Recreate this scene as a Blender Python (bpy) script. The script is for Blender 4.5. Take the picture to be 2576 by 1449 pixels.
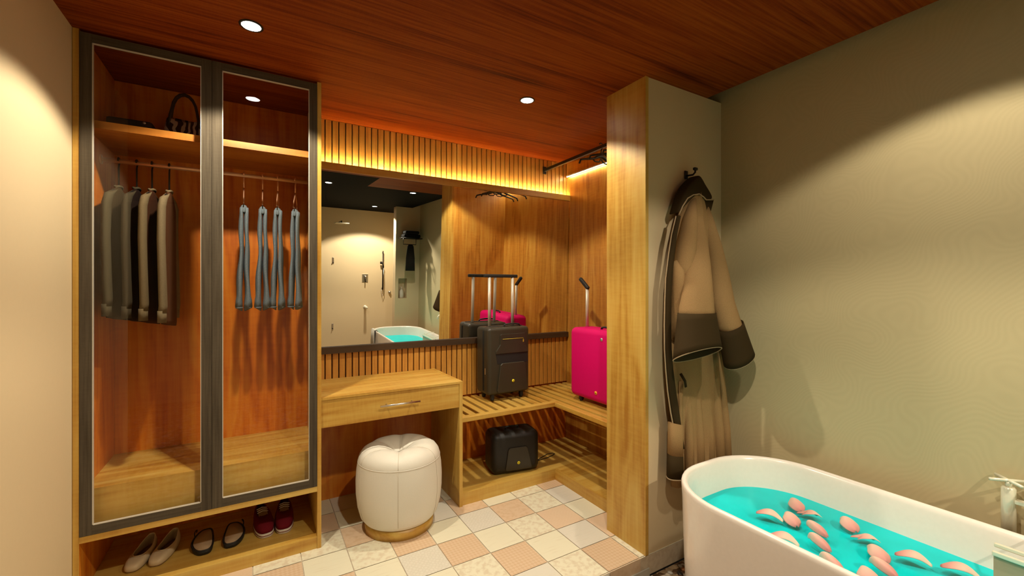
import bpy, bmesh, math, random
from mathutils import Vector, Matrix
for o in list(bpy.data.objects): bpy.data.objects.remove(o)
S = bpy.context.scene
COL = S.collection
R = math.radians
PI = math.pi

# ------------------------------------------------------------------ camera
cam_d = bpy.data.cameras.new('camera'); cam = bpy.data.objects.new('camera', cam_d); COL.objects.link(cam)
cam.location = (0, 0, 1.34)
cam.rotation_euler = (R(90), 0, R(-30.69))
cam_d.sensor_width = 36; cam_d.lens = 18 / math.tan(R(50)); cam_d.clip_start = .02
S.camera = cam

# ------------------------------------------------------------------ view, world
S.view_settings.view_transform = 'Standard'; S.view_settings.look = 'None'
S.view_settings.exposure = 0.0; S.view_settings.gamma = 1; S.view_settings.use_curve_mapping = False
w = bpy.data.worlds.new('world'); S.world = w; w.use_nodes = True
bg = w.node_tree.nodes['Background']; bg.inputs[0].default_value = (1, .80, .55, 1); bg.inputs[1].default_value = .004

# ------------------------------------------------------------------ downlight positions (lamps are built with their housings)
SPOTS = [  # x, y, watts
    (-.02, 2.03, 95), (1.31, 2.04, 76), (.70, .47, 92), (1.70, .42, 41), (1.62, -1.3, 185)]
WARM = (1.0, .90, .70)

# ------------------------------------------------------------------ helpers
def new_bm(): return bmesh.new()
def obj(name, bm, m, parent=None, smooth=False, loc=None, fixn=True):
    if fixn: bmesh.ops.recalc_face_normals(bm, faces=bm.faces)
    me = bpy.data.meshes.new(name); bm.to_mesh(me); bm.free()
    for mm in (m if isinstance(m, (list, tuple)) else [m]): me.materials.append(mm)
    if smooth:
        for p in me.polygons: p.use_smooth = True
    o = bpy.data.objects.new(name, me); COL.objects.link(o)
    if parent: o.parent = parent
    if loc: o.location = loc
    return o
def tag(o, label=None, cat=None, group=None, kind=None):
    if label: o['label'] = label
    if cat: o['category'] = cat
    if group: o['group'] = group
    if kind: o['kind'] = kind
    return o
def thing(name, label, cat, loc=(0, 0, 0), rz=0, group=None):
    o = bpy.data.objects.new(name, None); COL.objects.link(o); o.empty_display_size = .05
    o.location = loc; o.rotation_euler = (0, 0, rz)
    return tag(o, label, cat, group)
def struct(name, bm, m, smooth=False): return tag(obj(name, bm, m, smooth=smooth), kind='structure')
def box(bm, a, b, mi=0, bev=0, seg=2, M=None):
    (x0, y0, z0), (x1, y1, z1) = a, b
    sub = bmesh.new()
    bmesh.ops.create_cube(sub, size=1)
    for v in sub.verts: v.co = Vector(((x0+x1)/2+v.co.x*(x1-x0), (y0+y1)/2+v.co.y*(y1-y0), (z0+z1)/2+v.co.z*(z1-z0)))
    if bev: bmesh.ops.bevel(sub, geom=list(sub.edges), offset=bev, segments=seg, profile=.5, affect='EDGES')
    merge(bm, sub, mi, M); return bm
def merge(bm, sub, mi=0, M=None):
    if M is not None: bmesh.ops.transform(sub, matrix=M, verts=sub.verts)
    vm = {v: bm.verts.new(v.co) for v in sub.verts}
    for f in sub.faces:
        try: nf = bm.faces.new([vm[v] for v in f.verts]); nf.material_index = mi; nf.smooth = f.smooth
        except ValueError: pass
    sub.free()
def bx(*a, **k): return box(new_bm(), *a, **k)
def rings(bm, rs, closed=True, cap0=True, cap1=True, mi=0):
    vs = [[bm.verts.new(p) for p in r] for r in rs]
    n = len(rs[0])
    for i in range(len(vs)-1):
        for j in range(n if closed else n-1):
            k = (j+1) % n
            try: bm.faces.new([vs[i][j], vs[i][k], vs[i+1][k], vs[i+1][j]]).material_index = mi
            except ValueError: pass
    if closed and cap0: bm.faces.new(vs[0][::-1]).material_index = mi
    if closed and cap1: bm.faces.new(vs[-1]).material_index = mi
    return vs
def tube(bm, pts, r, n=10, mi=0, closed=False, flat=None):
    pts = [Vector(p) for p in pts]; N = len(pts)
    rr = r if isinstance(r, (list, tuple)) else [r]*N
    out = []; ref = None
    for i, p in enumerate(pts):
        if closed: t = (pts[(i+1) % N]-pts[i-1])
        else: t = pts[min(i+1, N-1)]-pts[max(i-1, 0)]
        t.normalize()
        if ref is None:
            ref = Vector((0, 0, 1)) if abs(t.z) < .9 else Vector((1, 0, 0))
        u = (ref - t*ref.dot(t)).normalized(); ref = u; v = t.cross(u)
        k = flat or 1
        out.append([p + u*math.cos(2*PI*j/n)*rr[i] + v*math.sin(2*PI*j/n)*rr[i]*k for j in range(n)])
    if closed: out.append(out[0])
    if closed:
        vs = [[bm.verts.new(q) for q in ring] for ring in out[:-1]]
        for i in range(N):
            for j in range(n):
                bm.faces.new([vs[i][j], vs[i][(j+1) % n], vs[(i+1) % N][(j+1) % n], vs[(i+1) % N][j]]).material_index = mi
    else: rings(bm, out, mi=mi)
    return bm
def cyl(bm, c, r, h, n=24, axis='z', r2=None, mi=0):
    r2 = r if r2 is None else r2
    rs = []
    for k, rad in ((0, r), (1, r2)):
        ring = []
        for j in range(n):
            a = 2*PI*j/n; p, q = rad*math.cos(a), rad*math.sin(a)
            ring.append({'z': (c[0]+p, c[1]+q, c[2]+k*h), 'y': (c[0]+p, c[1]+k*h, c[2]+q), 'x': (c[0]+k*h, c[1]+p, c[2]+q)}[axis])
        rs.append(ring)
    rings(bm, rs, mi=mi); return bm
def lathe(bm, prof, n=32, c=(0, 0, 0), fn=None, mi=0):
    rs = []
    for r, z in prof:
        ring = []
        for j in range(n):
            a = 2*PI*j/n; k = fn(a, r, z) if fn else (1, 0)
            ring.append((c[0]+r*k[0]*math.cos(a), c[1]+r*k[0]*math.sin(a), c[2]+z+k[1]))
        rs.append(ring)
    rings(bm, rs, mi=mi); return bm
def prism(bm, pts, M, d, bev=0, mi=0, seg=2):
    """pts 2D outline in local (x,z), extruded along -y by d, placed by M"""
    sub = bmesh.new()
    rings(sub, [[(x, 0, z) for x, z in pts], [(x, -d, z) for x, z in pts]])
    bmesh.ops.recalc_face_normals(sub, faces=sub.faces)
    if bev: bmesh.ops.bevel(sub, geom=list(sub.edges), offset=bev, segments=seg, profile=.5, affect='EDGES')
    merge(bm, sub, mi, M); return bm
def T(x, y, z): return Matrix.Translation((x, y, z))
def subdiv(o, lv=2):
    m = o.modifiers.new('subdivision', 'SUBSURF'); m.levels = lv; m.render_levels = lv; return o
def solid(o, t, off=0):
    m = o.modifiers.new('solidify', 'SOLIDIFY'); m.thickness = t; m.offset = off; return o
def copy_tree(o, parent=None):
    c = o.copy(); COL.objects.link(c); c.parent = parent
    for ch in [q for q in bpy.data.objects if q.parent == o]: copy_tree(ch, c)
    return c

# ------------------------------------------------------------------ materials
def mat(name): 
    m = bpy.data.materials.new(name); m.use_nodes = True
    nt = m.node_tree; return m, nt, nt.nodes['Principled BSDF']
def N(nt, t, **k):
    n = nt.nodes.new(t)
    for a, v in k.items(): setattr(n, a, v)
    return n
def ramp(nt, stops):
    r = N(nt, 'ShaderNodeValToRGB'); e = r.color_ramp.elements
    while len(e) < len(stops): e.new(.5)
    for q, (p, c) in zip(e, stops): q.position = p; q.color = (*c, 1)
    return r
ALB = .84                                      # overall reflectance of paints, timber and cloth
def dim(c): return tuple(q*ALB for q in c)
def plain(name, col, rough=.5, metal=0, noise=0, nscale=60, bump=0, spec=.5, coat=0):
    m, nt, b = mat(name)
    if not metal: col = dim(col)
    b.inputs['Base Color'].default_value = (*col, 1); b.inputs['Roughness'].default_value = rough
    b.inputs['Metallic'].default_value = metal; b.inputs['Specular IOR Level'].default_value = spec
    b.inputs['Coat Weight'].default_value = coat
    tc = N(nt, 'ShaderNodeTexCoord'); ns = N(nt, 'ShaderNodeTexNoise'); ns.inputs['Scale'].default_value = nscale; ns.inputs['Detail'].default_value = 4
    nt.links.new(tc.outputs['Object'], ns.inputs['Vector'])
    k = noise or .015
    r = ramp(nt, [(.3, [c*(1-k) for c in col]), (.7, [min(1, c*(1+k)) for c in col])])
    nt.links.new(ns.outputs['Fac'], r.inputs[0]); nt.links.new(r.outputs[0], b.inputs['Base Color'])
    if bump:
        bp = N(nt, 'ShaderNodeBump'); bp.inputs['Strength'].default_value = bump; bp.inputs['Distance'].default_value = .002
        nt.links.new(ns.outputs['Fac'], bp.inputs['Height']); nt.links.new(bp.outputs[0], b.inputs['Normal'])
    return m
def wood(name, axis, lo, mid, hi, rough=.38, scale=1.0, seed=0, fig=1.0, stretch=14., spec=.5):
    """flat-sawn timber: stretched noise for streaks plus broad cathedral figure along one axis"""
    lo, mid, hi = dim(lo), dim(mid), dim(hi)
    m, nt, b = mat(name)
    tc = N(nt, 'ShaderNodeTexCoord'); mp = N(nt, 'ShaderNodeMapping')
    sc = [scale*5.0]*3; sc['xyz'.index(axis)] = scale*5.0/stretch*2.2
    mp.inputs['Scale'].default_value = sc; mp.inputs['Location'].default_value = (seed*3.1, seed*1.7, seed*2.3)
    nt.links.new(tc.outputs['Object'], mp.inputs[0])
    big = N(nt, 'ShaderNodeTexNoise'); big.inputs['Scale'].default_value = 1.0; big.inputs['Detail'].default_value = 3; big.inputs['Distortion'].default_value = .6*fig
    nt.links.new(mp.outputs[0], big.inputs['Vector'])
    # rings: contour lines of the broad noise
    mu = N(nt, 'ShaderNodeMath', operation='MULTIPLY'); mu.inputs[1].default_value = 9*fig
    fr = N(nt, 'ShaderNodeMath', operation='PINGPONG'); fr.inputs[1].default_value = 1.0
    nt.links.new(big.outputs['Fac'], mu.inputs[0]); nt.links.new(mu.outputs[0], fr.inputs[0])
    mp2 = N(nt, 'ShaderNodeMapping'); sc2 = [scale*42]*3; sc2['xyz'.index(axis)] = scale*42/stretch/1.6
    mp2.inputs['Scale'].default_value = sc2; nt.links.new(tc.outputs['Object'], mp2.inputs[0])
    fine = N(nt, 'ShaderNodeTexNoise'); fine.inputs['Scale'].default_value = 1.0; fine.inputs['Detail'].default_value = 5; fine.inputs['Roughness'].default_value = .6
    nt.links.new(mp2.outputs[0], fine.inputs['Vector'])
    # ray flecks across the grain
    mp3 = N(nt, 'ShaderNodeMapping'); sc3 = [scale*11]*3; sc3['xyz'.index(axis)] = scale*75
    mp3.inputs['Scale'].default_value = sc3; nt.links.new(tc.outputs['Object'], mp3.inputs[0])
    fl = N(nt, 'ShaderNodeTexNoise'); fl.inputs['Scale'].default_value = 1.0; fl.inputs['Detail'].default_value = 2; nt.links.new(mp3.outputs[0], fl.inputs['Vector'])
    def mix(a, fa, c, fc):
        q = N(nt, 'ShaderNodeMath', operation='MULTIPLY'); q.inputs[1].default_value = fa; nt.links.new(a, q.inputs[0])
        p = N(nt, 'ShaderNodeMath', operation='MULTIPLY_ADD'); p.inputs[1].default_value = fc; nt.links.new(c, p.inputs[0]); nt.links.new(q.outputs[0], p.inputs[2]); return p.outputs[0]
    v = mix(big.outputs['Fac'], .42, fr.outputs[0], .10)
    v = mix(v, 1, fine.outputs['Fac'], .42)
    v = mix(v, 1, fl.outputs['Fac'], .10*min(1, fig+.2))
    r = ramp(nt, [(.36, lo), (.50, mid), (.66, hi)])
    nt.links.new(v, r.inputs[0]); nt.links.new(r.outputs[0], b.inputs['Base Color'])
    b.inputs['Roughness'].default_value = rough; b.inputs['Specular IOR Level'].default_value = spec
    bp = N(nt, 'ShaderNodeBump'); bp.inputs['Strength'].default_value = .08; bp.inputs['Distance'].default_value = .001
    nt.links.new(fine.outputs['Fac'], bp.inputs['Height']); nt.links.new(bp.outputs[0], b.inputs['Normal'])
    return m
WL, WM, WH = (.45, .20, .022), (.62, .355, .064), (.71, .47, .115)
M_woodx = wood('honey_wood_along_x', 'x', WL, WM, WH, seed=1)
M_woody = wood('honey_wood_along_y', 'y', WL, WM, WH, seed=2)
M_woodz = wood('honey_wood_upright', 'z', WL, WM, WH, seed=3)
M_shelf = wood('reddish_shelf_wood', 'x', (.34, .085, .008), (.50, .17, .02), (.60, .24, .035), seed=11)
M_back = wood('red_honey_wood_panel', 'z', (.46, .085, .003), (.68, .18, .010), (.80, .30, .028), seed=7, fig=1.6, scale=.8)
M_side = wood('alcove_wood_panel', 'z', (.38, .125, .012), (.60, .26, .032), (.72, .39, .066), seed=9, scale=1.3)
M_ceil = wood('ceiling_wood', 'x', (.055, .005, .0004), (.23, .038, .002), (.37, .09, .006), seed=4, fig=.25, scale=2.2, stretch=26., rough=.6, spec=.1)
M_ash = wood('dark_ash', 'z', (.042, .031, .020), (.088, .068, .045), (.138, .110, .075), seed=5, fig=.3, scale=2.6, rough=.8, stretch=20., spec=.12)
M_ashx = wood('dark_ash_along_x', 'x', (.042, .031, .020), (.088, .068, .045), (.138, .110, .075), seed=6, fig=.3, scale=2.6, rough=.8, stretch=20., spec=.12)
M_trimdark = wood('dark_trim', 'x', (.03, .014, .006), (.055, .028, .012), (.08, .04, .018), seed=6, fig=.3, scale=2, rough=.5)
M_slat = wood('slat_wood', 'z', (.40, .15, .02), (.62, .29, .05), (.74, .40, .09), seed=8, fig=.4, scale=2.0)
M_groove = plain('groove_dark', (.06, .018, .004), .8)

def wallmat(name, col, ripple):
    col = dim(col)
    m, nt, b = mat(name)
    b.inputs['Roughness'].default_value = .75
    tc = N(nt, 'ShaderNodeTexCoord')
    n1 = N(nt, 'ShaderNodeTexNoise'); n1.inputs['Scale'].default_value = 1.3; n1.inputs['Detail'].default_value = 2
    nt.links.new(tc.outputs['Object'], n1.inputs['Vector'])
    if ripple:
        wv = N(nt, 'ShaderNodeTexWave'); wv.wave_type = 'BANDS'; wv.bands_direction = 'DIAGONAL'
        wv.inputs['Scale'].default_value = 18; wv.inputs['Distortion'].default_value = .5; wv.inputs['Detail'].default_value = 1.0
        n2 = N(nt, 'ShaderNodeTexNoise'); n2.inputs['Scale'].default_value = 5.5; n2.inputs['Detail'].default_value = 0; nt.links.new(tc.outputs['Object'], n2.inputs['Vector'])
        va = N(nt, 'ShaderNodeVectorMath', operation='MULTIPLY_ADD'); va.inputs[1].default_value = (.32, .32, .32); nt.links.new(n2.outputs['Color'], va.inputs[0]); nt.links.new(tc.outputs['Object'], va.inputs[2])
        nt.links.new(va.outputs[0], wv.inputs['Vector']); h = wv.outputs['Fac']
        r = ramp(nt, [(0, [c*.975 for c in col]), (1, [c*1.01 for c in col])])
        st, di = .16, .0006
    else:
        ns = N(nt, 'ShaderNodeTexNoise'); ns.inputs['Scale'].default_value = 60; nt.links.new(tc.outputs['Object'], ns.inputs['Vector']); h = ns.outputs['Fac']
        r = ramp(nt, [(0, [c*.98 for c in col]), (1, [c*1.01 for c in col])]); st, di = .05, .001
    nt.links.new(h, r.inputs[0]); nt.links.new(r.outputs[0], b.inputs['Base Color'])
    bp = N(nt, 'ShaderNodeBump'); bp.inputs['Strength'].default_value = st; bp.inputs['Distance'].default_value = di
    nt.links.new(h, bp.inputs['Height']); nt.links.new(bp.outputs[0], b.inputs['Normal'])
    return m
BEIGE = (.72, .56, .34)
M_wall = wallmat('beige_plaster', BEIGE, False)
M_wallr = wallmat('beige_rippled_plaster', (.63, .515, .29), True)
M_black = plain('black_paint', (.006, .006, .006), .9, spec=.1)  # shade put into the colour: near-black for the ceiling where no light reaches

def tilemat(name, base, fig, mode):
    base, fig = dim(base), dim(fig)
    m, nt, b = mat(name); b.inputs['Roughness'].default_value = .42
    tc = N(nt, 'ShaderNodeTexCoord')
    if mode == 'rings':
        v = N(nt, 'ShaderNodeTexVoronoi'); v.feature = 'F1'; v.inputs['Scale'].default_value = 42; v.inputs['Randomness'].default_value = .25
        nt.links.new(tc.outputs['Object'], v.inputs['Vector']); h = v.outputs['Distance']; st = [(.2, base), (.45, fig), (.62, base)]
    elif mode == 'grain':
        mp = N(nt, 'ShaderNodeMapping'); mp.inputs['Scale'].default_value = (9, 95, 1); nt.links.new(tc.outputs['Object'], mp.inputs[0])
        v = N(nt, 'ShaderNodeTexNoise'); v.inputs['Scale'].default_value = 1; v.inputs['Detail'].default_value = 2
        nt.links.new(mp.outputs[0], v.inputs['Vector']); h = v.outputs['Fac']; st = [(.28, fig), (.42, base), (1, base)]
    elif mode == 'lattice':
        v = N(nt, 'ShaderNodeTexChecker'); v.inputs['Scale'].default_value = 75
        mp = N(nt, 'ShaderNodeMapping'); mp.inputs['Rotation'].default_value = (0, 0, R(45)); nt.links.new(tc.outputs['Object'], mp.inputs[0])
        nt.links.new(mp.outputs[0], v.inputs['Vector']); h = v.outputs['Fac']; st = [(0, base), (1, fig)]
    else:
        v = N(nt, 'ShaderNodeTexNoise'); v.inputs['Scale'].default_value = 38; v.inputs['Detail'].default_value = 3
        nt.links.new(tc.outputs['Object'], v.inputs['Vector']); h = v.outputs['Fac']; st = [(.38, fig), (.55, base), (1, base)]
    r = ramp(nt, st); nt.links.new(h, r.inputs[0])
    nt.links.new(r.outputs[0], b.inputs['Base Color'])
    return m
TAN, TAN2 = (.76, .56, .38), (.70, .49, .31)
CRM, CRM2 = (.84, .79, .60), (.78, .71, .53)
GRY, GRY2 = (.78, .73, .62), (.71, .66, .55)
TILES = [tilemat('tile_grout', (.74, .62, .46), (.66, .53, .38), 'soft'),
         tilemat('tile_tan_rings', TAN, (.78, .58, .40), 'rings'), tilemat('tile_tan_lattice', TAN, TAN2, 'lattice'), tilemat('tile_tan_mottled', TAN, TAN2, 'soft'),
         tilemat('tile_cream_grain', CRM, CRM2, 'grain'), tilemat('tile_cream', CRM, (.74, .64, .47), 'soft'),
         tilemat('tile_grey_grain', GRY, GRY2, 'grain'), tilemat('tile_grey_mottled', GRY, GRY2, 'rings')]

M_lamp, nt, b = mat('lamp_glow'); b.inputs['Emission Color'].default_value = (1, .97, .9, 1); b.inputs['Emission Strength'].default_value = 30
M_led, nt, b = mat('led_glow'); b.inputs['Emission Color'].default_value = (1, .93, .58, 1); b.inputs['Emission Strength'].default_value = 165
M_led2, nt, b = mat('led_glow_right'); b.inputs['Emission Color'].default_value = (1, .88, .58, 1); b.inputs['Emission Strength'].default_value = 75
M_mirror, nt, b = mat('mirror_silver'); b.inputs['Metallic'].default_value = 1; b.inputs['Roughness'].default_value = .0; b.inputs['Base Color'].default_value = (.86, .86, .84, 1)
M_steel = plain('brushed_steel', (.62, .58, .52), .28, 1)
M_alu = plain('satin_aluminium', (.62, .58, .50), .45, .35)
M_whitemetal = plain('cream_enamel', (.80, .74, .58), .22, .1, coat=.6)
M_darkmetal = plain('black_metal', (.015, .012, .010), .45, .4)
M_blackplastic = plain('charcoal_shell', (.035, .028, .016), .42, 0, bump=.1, nscale=400)
M_blackdark = plain('black_shell', (.006, .005, .004), .5, 0, bump=.1, nscale=400)
M_rubber = plain('black_rubber', (.008, .008, .008), .6)
M_pink = plain('magenta_shell', (.70, .002, .14), .6, 0, spec=.15)
M_yellow = plain('yellow_enamel', (.95, .80, .03), .6)
M_gold = plain('gold_yellow', (.60, .42, .04), .35, .3)
M_orange = plain('amber_enamel', (1.0, .50, .02), .6)
M_silver = plain('silver_badge', (.75, .72, .70), .25, .7)
M_cream = plain('cream_leatherette', (.84, .80, .70), .55, 0, bump=.1, nscale=200)
M_creamseam = plain('cream_seam', (.66, .58, .46), .6)
M_tub = plain('white_acrylic', (1.0, .90, .81), .22, coat=.3)
M_rod = plain('rose_beige_rod', (.62, .36, .22), .35, .5)
M_rose = plain('rose_gold_wire', (.80, .45, .28), .3, .7)
def fabric(name, col, sc=500, bump=.3, noise=.12, rough=.95): return plain(name, col, rough, 0, noise=noise, nscale=sc, bump=bump, spec=.1)
M_denim = fabric('blue_grey_denim', (.17, .21, .24), 300, .4, .25)
M_robe = fabric('tan_terry', (.37, .225, .098), 380, .9, .12)
M_robedark = fabric('dark_olive_satin', (.046, .028, .010), 400, .1, .05, .8)
M_piping = fabric('pale_piping', (.50, .36, .22), 400, .1)
M_shirt = [fabric('olive_grey_cloth', (.085, .068, .038), 300, .08), fabric('dark_olive_cloth', (.055, .042, .024), 300, .08), fabric('taupe_cloth', (.16, .115, .06), 300, .08), fabric('grey_beige_cloth', (.20, .15, .085), 300, .08)]
M_jacket = [fabric('brown_olive_cloth', (.050, .032, .014), 300, .08), fabric('near_black_cloth', (.014, .006, .004), 300, .08), fabric('dark_brown_cloth', (.055, .018, .007), 300, .08), fabric('umber_cloth', (.09, .036, .014), 300, .08)]
M_shoecream = plain('cream_shoe_leather', (.62, .48, .30), .5)
M_insole = plain('tan_insole', (.24, .13, .05), .7)
M_insole2 = plain('beige_footbed', (.50, .34, .20), .75)
M_canvas = fabric('burgundy_canvas', (.14, .008, .014), 400, .2)
M_white = plain('white_rubber', (.70, .62, .52), .5)
M_petal, nt, b = mat('rose_petal')
b.inputs['Roughness'].default_value = .6; b.inputs['Subsurface Weight'].default_value = .0
tc = N(nt, 'ShaderNodeTexCoord'); gr = N(nt, 'ShaderNodeTexGradient'); mp = N(nt, 'ShaderNodeMapping'); mp.inputs['Location'].default_value = (.5, 0, 0); mp.inputs['Scale'].default_value = (11, 1, 1)
nt.links.new(tc.outputs['Object'], mp.inputs[0]); nt.links.new(mp.outputs[0], gr.inputs[0])
rp = ramp(nt, [(0, (.80, .62, .48)), (.5, (.76, .48, .38)), (1, (.60, .22, .20))]); nt.links.new(gr.outputs['Fac'], rp.inputs[0]); nt.links.new(rp.outputs[0], b.inputs['Base Color'])
M_water, nt, b = mat('turquoise_water')
b.inputs['Base Color'].default_value = (0.0, .80, .62, 1); b.inputs['Roughness'].default_value = .35; b.inputs['Specular IOR Level'].default_value = .12
tc = N(nt, 'ShaderNodeTexCoord'); ns = N(nt, 'ShaderNodeTexNoise'); ns.inputs['Scale'].default_value = 7; nt.links.new(tc.outputs['Object'], ns.inputs['Vector'])
rp = ramp(nt, [(.3, (0, .54, .57)), (.7, (0, .62, .66))]); nt.links.new(ns.outputs['Fac'], rp.inputs[0]); nt.links.new(rp.outputs[0], b.inputs['Base Color'])
bp = N(nt, 'ShaderNodeBump'); bp.inputs['Strength'].default_value = .05; nt.links.new(ns.outputs['Fac'], bp.inputs['Height']); nt.links.new(bp.outputs[0], b.inputs['Normal'])
# thin glass: mostly clear with fresnel reflection, slightly grey
M_glass = bpy.data.materials.new('door_glass'); M_glass.use_nodes = True; nt = M_glass.node_tree; nt.nodes.clear()
out = N(nt, 'ShaderNodeOutputMaterial'); mx = N(nt, 'ShaderNodeMixShader'); tr = N(nt, 'ShaderNodeBsdfTransparent'); gl = N(nt, 'ShaderNodeBsdfGlossy'); lw = N(nt, 'ShaderNodeLayerWeight'); lw.inputs[0].default_value = .5
pw = N(nt, 'ShaderNodeMath', operation='POWER'); pw.inputs[1].default_value = 8.0; fr = N(nt, 'ShaderNodeMath', operation='MULTIPLY_ADD'); fr.inputs[1].default_value = .93; fr.inputs[2].default_value = .05
nt.links.new(lw.outputs['Facing'], pw.inputs[0]); nt.links.new(pw.outputs[0], fr.inputs[0])
tr.inputs[0].default_value = (.99, .985, .975, 1); gl.inputs['Roughness'].default_value = 0
nt.links.new(fr.outputs[0], mx.inputs[0]); nt.links.new(tr.outputs[0], mx.inputs[1]); nt.links.new(gl.outputs[0], mx.inputs[2]); nt.links.new(mx.outputs[0], out.inputs[0])
# bag pattern
M_bag, nt, b = mat('zebra_print'); b.inputs['Roughness'].default_value = .5
tc = N(nt, 'ShaderNodeTexCoord'); wv = N(nt, 'ShaderNodeTexWave'); wv.inputs['Scale'].default_value = 11; wv.inputs['Distortion'].default_value = 9; wv.inputs['Detail'].default_value = 2
nt.links.new(tc.outputs['Object'], wv.inputs['Vector']); rp = ramp(nt, [(.5, (.01, .008, .008)), (.6, (.45, .38, .36))]); nt.links.new(wv.outputs['Fac'], rp.inputs[0]); nt.links.new(rp.outputs[0], b.inputs['Base Color'])
M_pebfloor, nt, b = mat('pebble_ground'); b.inputs['Roughness'].default_value = .6
tc = N(nt, 'ShaderNodeTexCoord'); v = N(nt, 'ShaderNodeTexVoronoi'); v.inputs['Scale'].default_value = 34; nt.links.new(tc.outputs['Object'], v.inputs['Vector'])
rp = ramp(nt, [(0, (.10, .05, .02)), (.4, (.30, .20, .11)), (.7, (.5, .42, .32)), (1, (.05, .03, .02))]); rp.color_ramp.interpolation = 'CONSTANT'
nt.links.new(v.outputs['Color'], rp.inputs[0]); nt.links.new(rp.outputs[0], b.inputs['Base Color'])
bp = N(nt, 'ShaderNodeBump'); bp.inputs['Distance'].default_value = .01; bp.invert = True; nt.links.new(v.outputs['Distance'], bp.inputs['Height']); nt.links.new(bp.outputs[0], b.inputs['Normal'])

# ------------------------------------------------------------------ the setting
XL, XR, YB, ZC = -.646, 2.29, 2.94, 2.40       # left wall, right wall, back wall, ceiling
YP = 1.505                                     # front edge of the raised dressing floor and of the partition
bm = new_bm()
box(bm, (XL, YP, -.10), (XR, YB+.1, -.003))
px, y0t, x0t = .2065, YP, .602-.2065*7
g = .0022
for iy in range(-1, 8):
    for ix in range(0, 15):
        xa = x0t+ix*px; ya = 1.717-px+iy*px
        k = (ix-7+iy) % 3; rnd = random.Random(ix*31+iy*7)
        mi = {0: rnd.choice([1, 2, 3]), 1: rnd.choice([4, 4, 5]), 2: rnd.choice([6, 7, 5])}[k]
        X0, X1, Y0, Y1 = max(xa+g, XL), min(xa+px-g, XR), max(ya+g, YP), min(ya+px-g, YB)
        if (ix-7, iy) == (4, 0): mi = 2
        if (ix-7, iy) == (3, 0): mi = 5
        if X1-X0 < .003 or Y1-Y0 < .003: continue
        if ix-7 == 5 and iy == 0: mi = 5; X1 = min(X1, 1.67)
        vs = [bm.verts.new(p) for p in ((X0, Y0, 0), (X1, Y0, 0), (X1, Y1, 0), (X0, Y1, 0))]
        bm.faces.new(vs).material_index = mi
# risers of the step, tile by tile
for ix in range(0, 12):
    xa = x0t+ix*px; X0, X1 = max(xa+g, XL), min(xa+px-g, 1.672)
    if X1-X0 < .003: continue
    vs = [bm.verts.new(p) for p in ((X0, YP-.002, -.062), (X1, YP-.002, -.062), (X1, YP-.002, -.001), (X0, YP-.002, -.001))]
    bm.faces.new(vs).material_index = 3 if ix % 3 == 2 else 6
struct('floor', bm, TILES)
bm = new_bm(); box(bm, (-2.4, -2.2, -.16), (2.4, YP-.006, -.104)); struct('floor', bm, M_pebfloor)
bm = bx((-.646, YP-.008, -.104), (XR-.6, YP-.0015, -.062)); struct('trim_1', bm, plain('white_step_strip', (.55, .52, .44), .5))
# walls
struct('wall_back', bx((XL-.1, YB, -.16), (XR+.1, YB+.1, 2.9)), M_back)
bm = new_bm(); box(bm, (XR, -2.2, -.16), (XR+.1, YB, 2.9)); struct('wall_right', bm, M_wallr)
bm = new_bm(); box(bm, (XL-.12, 1.55, -.16), (XL, YB, 2.9)); struct('wall_left', bm, M_wall)
struct('wall_front', bx((-2.4, -2.12, -.104), (XR, -2.0, 2.9)), M_wall)
struct('wall_niche', bx((1.9, -1.19, 1.26), (XR, -1.05, 2.9)), M_wall)
bm = new_bm()
box(bm, (1.9, -1.19, -.104), (XR, -1.05, .94)); box(bm, (1.9, -1.19, .94), (1.95, -1.05, 1.26)); box(bm, (2.09, -1.19, .94), (XR, -1.05, 1.26)); box(bm, (1.95, -1.19, .94), (2.09, -1.17, 1.26))
struct('wall_niche', bm, M_wall)
struct('wall_bath_left', bx((-2.5, -2.2, -.16), (-2.4, 2.0, 2.9)), M_wall)
struct('wall_bath_back', bx((-2.4, 1.55, -.16), (XL-.12, 1.65, 2.9)), M_wall)
# partition that carries the robe: plastered front, timber post on its end, timber back
bm = new_bm(); box(bm, (1.69, YP+.003, -.104), (XR, 1.765, ZC)); struct('wall_partition', bm, M_wall)
ZL = .30
struct('trim_2', bx((1.669, YP, 0), (1.69, 1.781, ZC)), M_woodz)
struct('trim_3', bx((1.69, 1.765, 0), (XR-.012, 1.781, ZC)), M_side)
struct('trim_4', bx((XR-.012, 1.765, 0), (XR-.0005, YB, ZC)), M_side)
# ceilings: dropped timber panel, black colour standing in for the unlit bathroom ceiling, shadow gap along the right wall
bm = new_bm()
box(bm, (XL, 1.12, ZC), (2.16, YB, ZC+.05)); box(bm, (1.12, .52, ZC), (2.16, 1.12, ZC+.05)); box(bm, (2.16, 1.79, ZC), (XR, YB, ZC+.05))
struct('ceiling', bm, M_ceil)
bm = new_bm(); box(bm, (-2.4, -2.2, ZC), (1.12, 1.12, ZC+.05)); box(bm, (1.12, -2.2, ZC), (2.16, .52, ZC+.05)); box(bm, (-2.4, 1.12, ZC), (XL, 1.6, ZC+.05)); struct('ceiling', bm, M_black)
struct('ceiling', bx((-2.5, -2.3, 2.9), (XR+.1, YB+.1, 2.95)), M_black)

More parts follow.
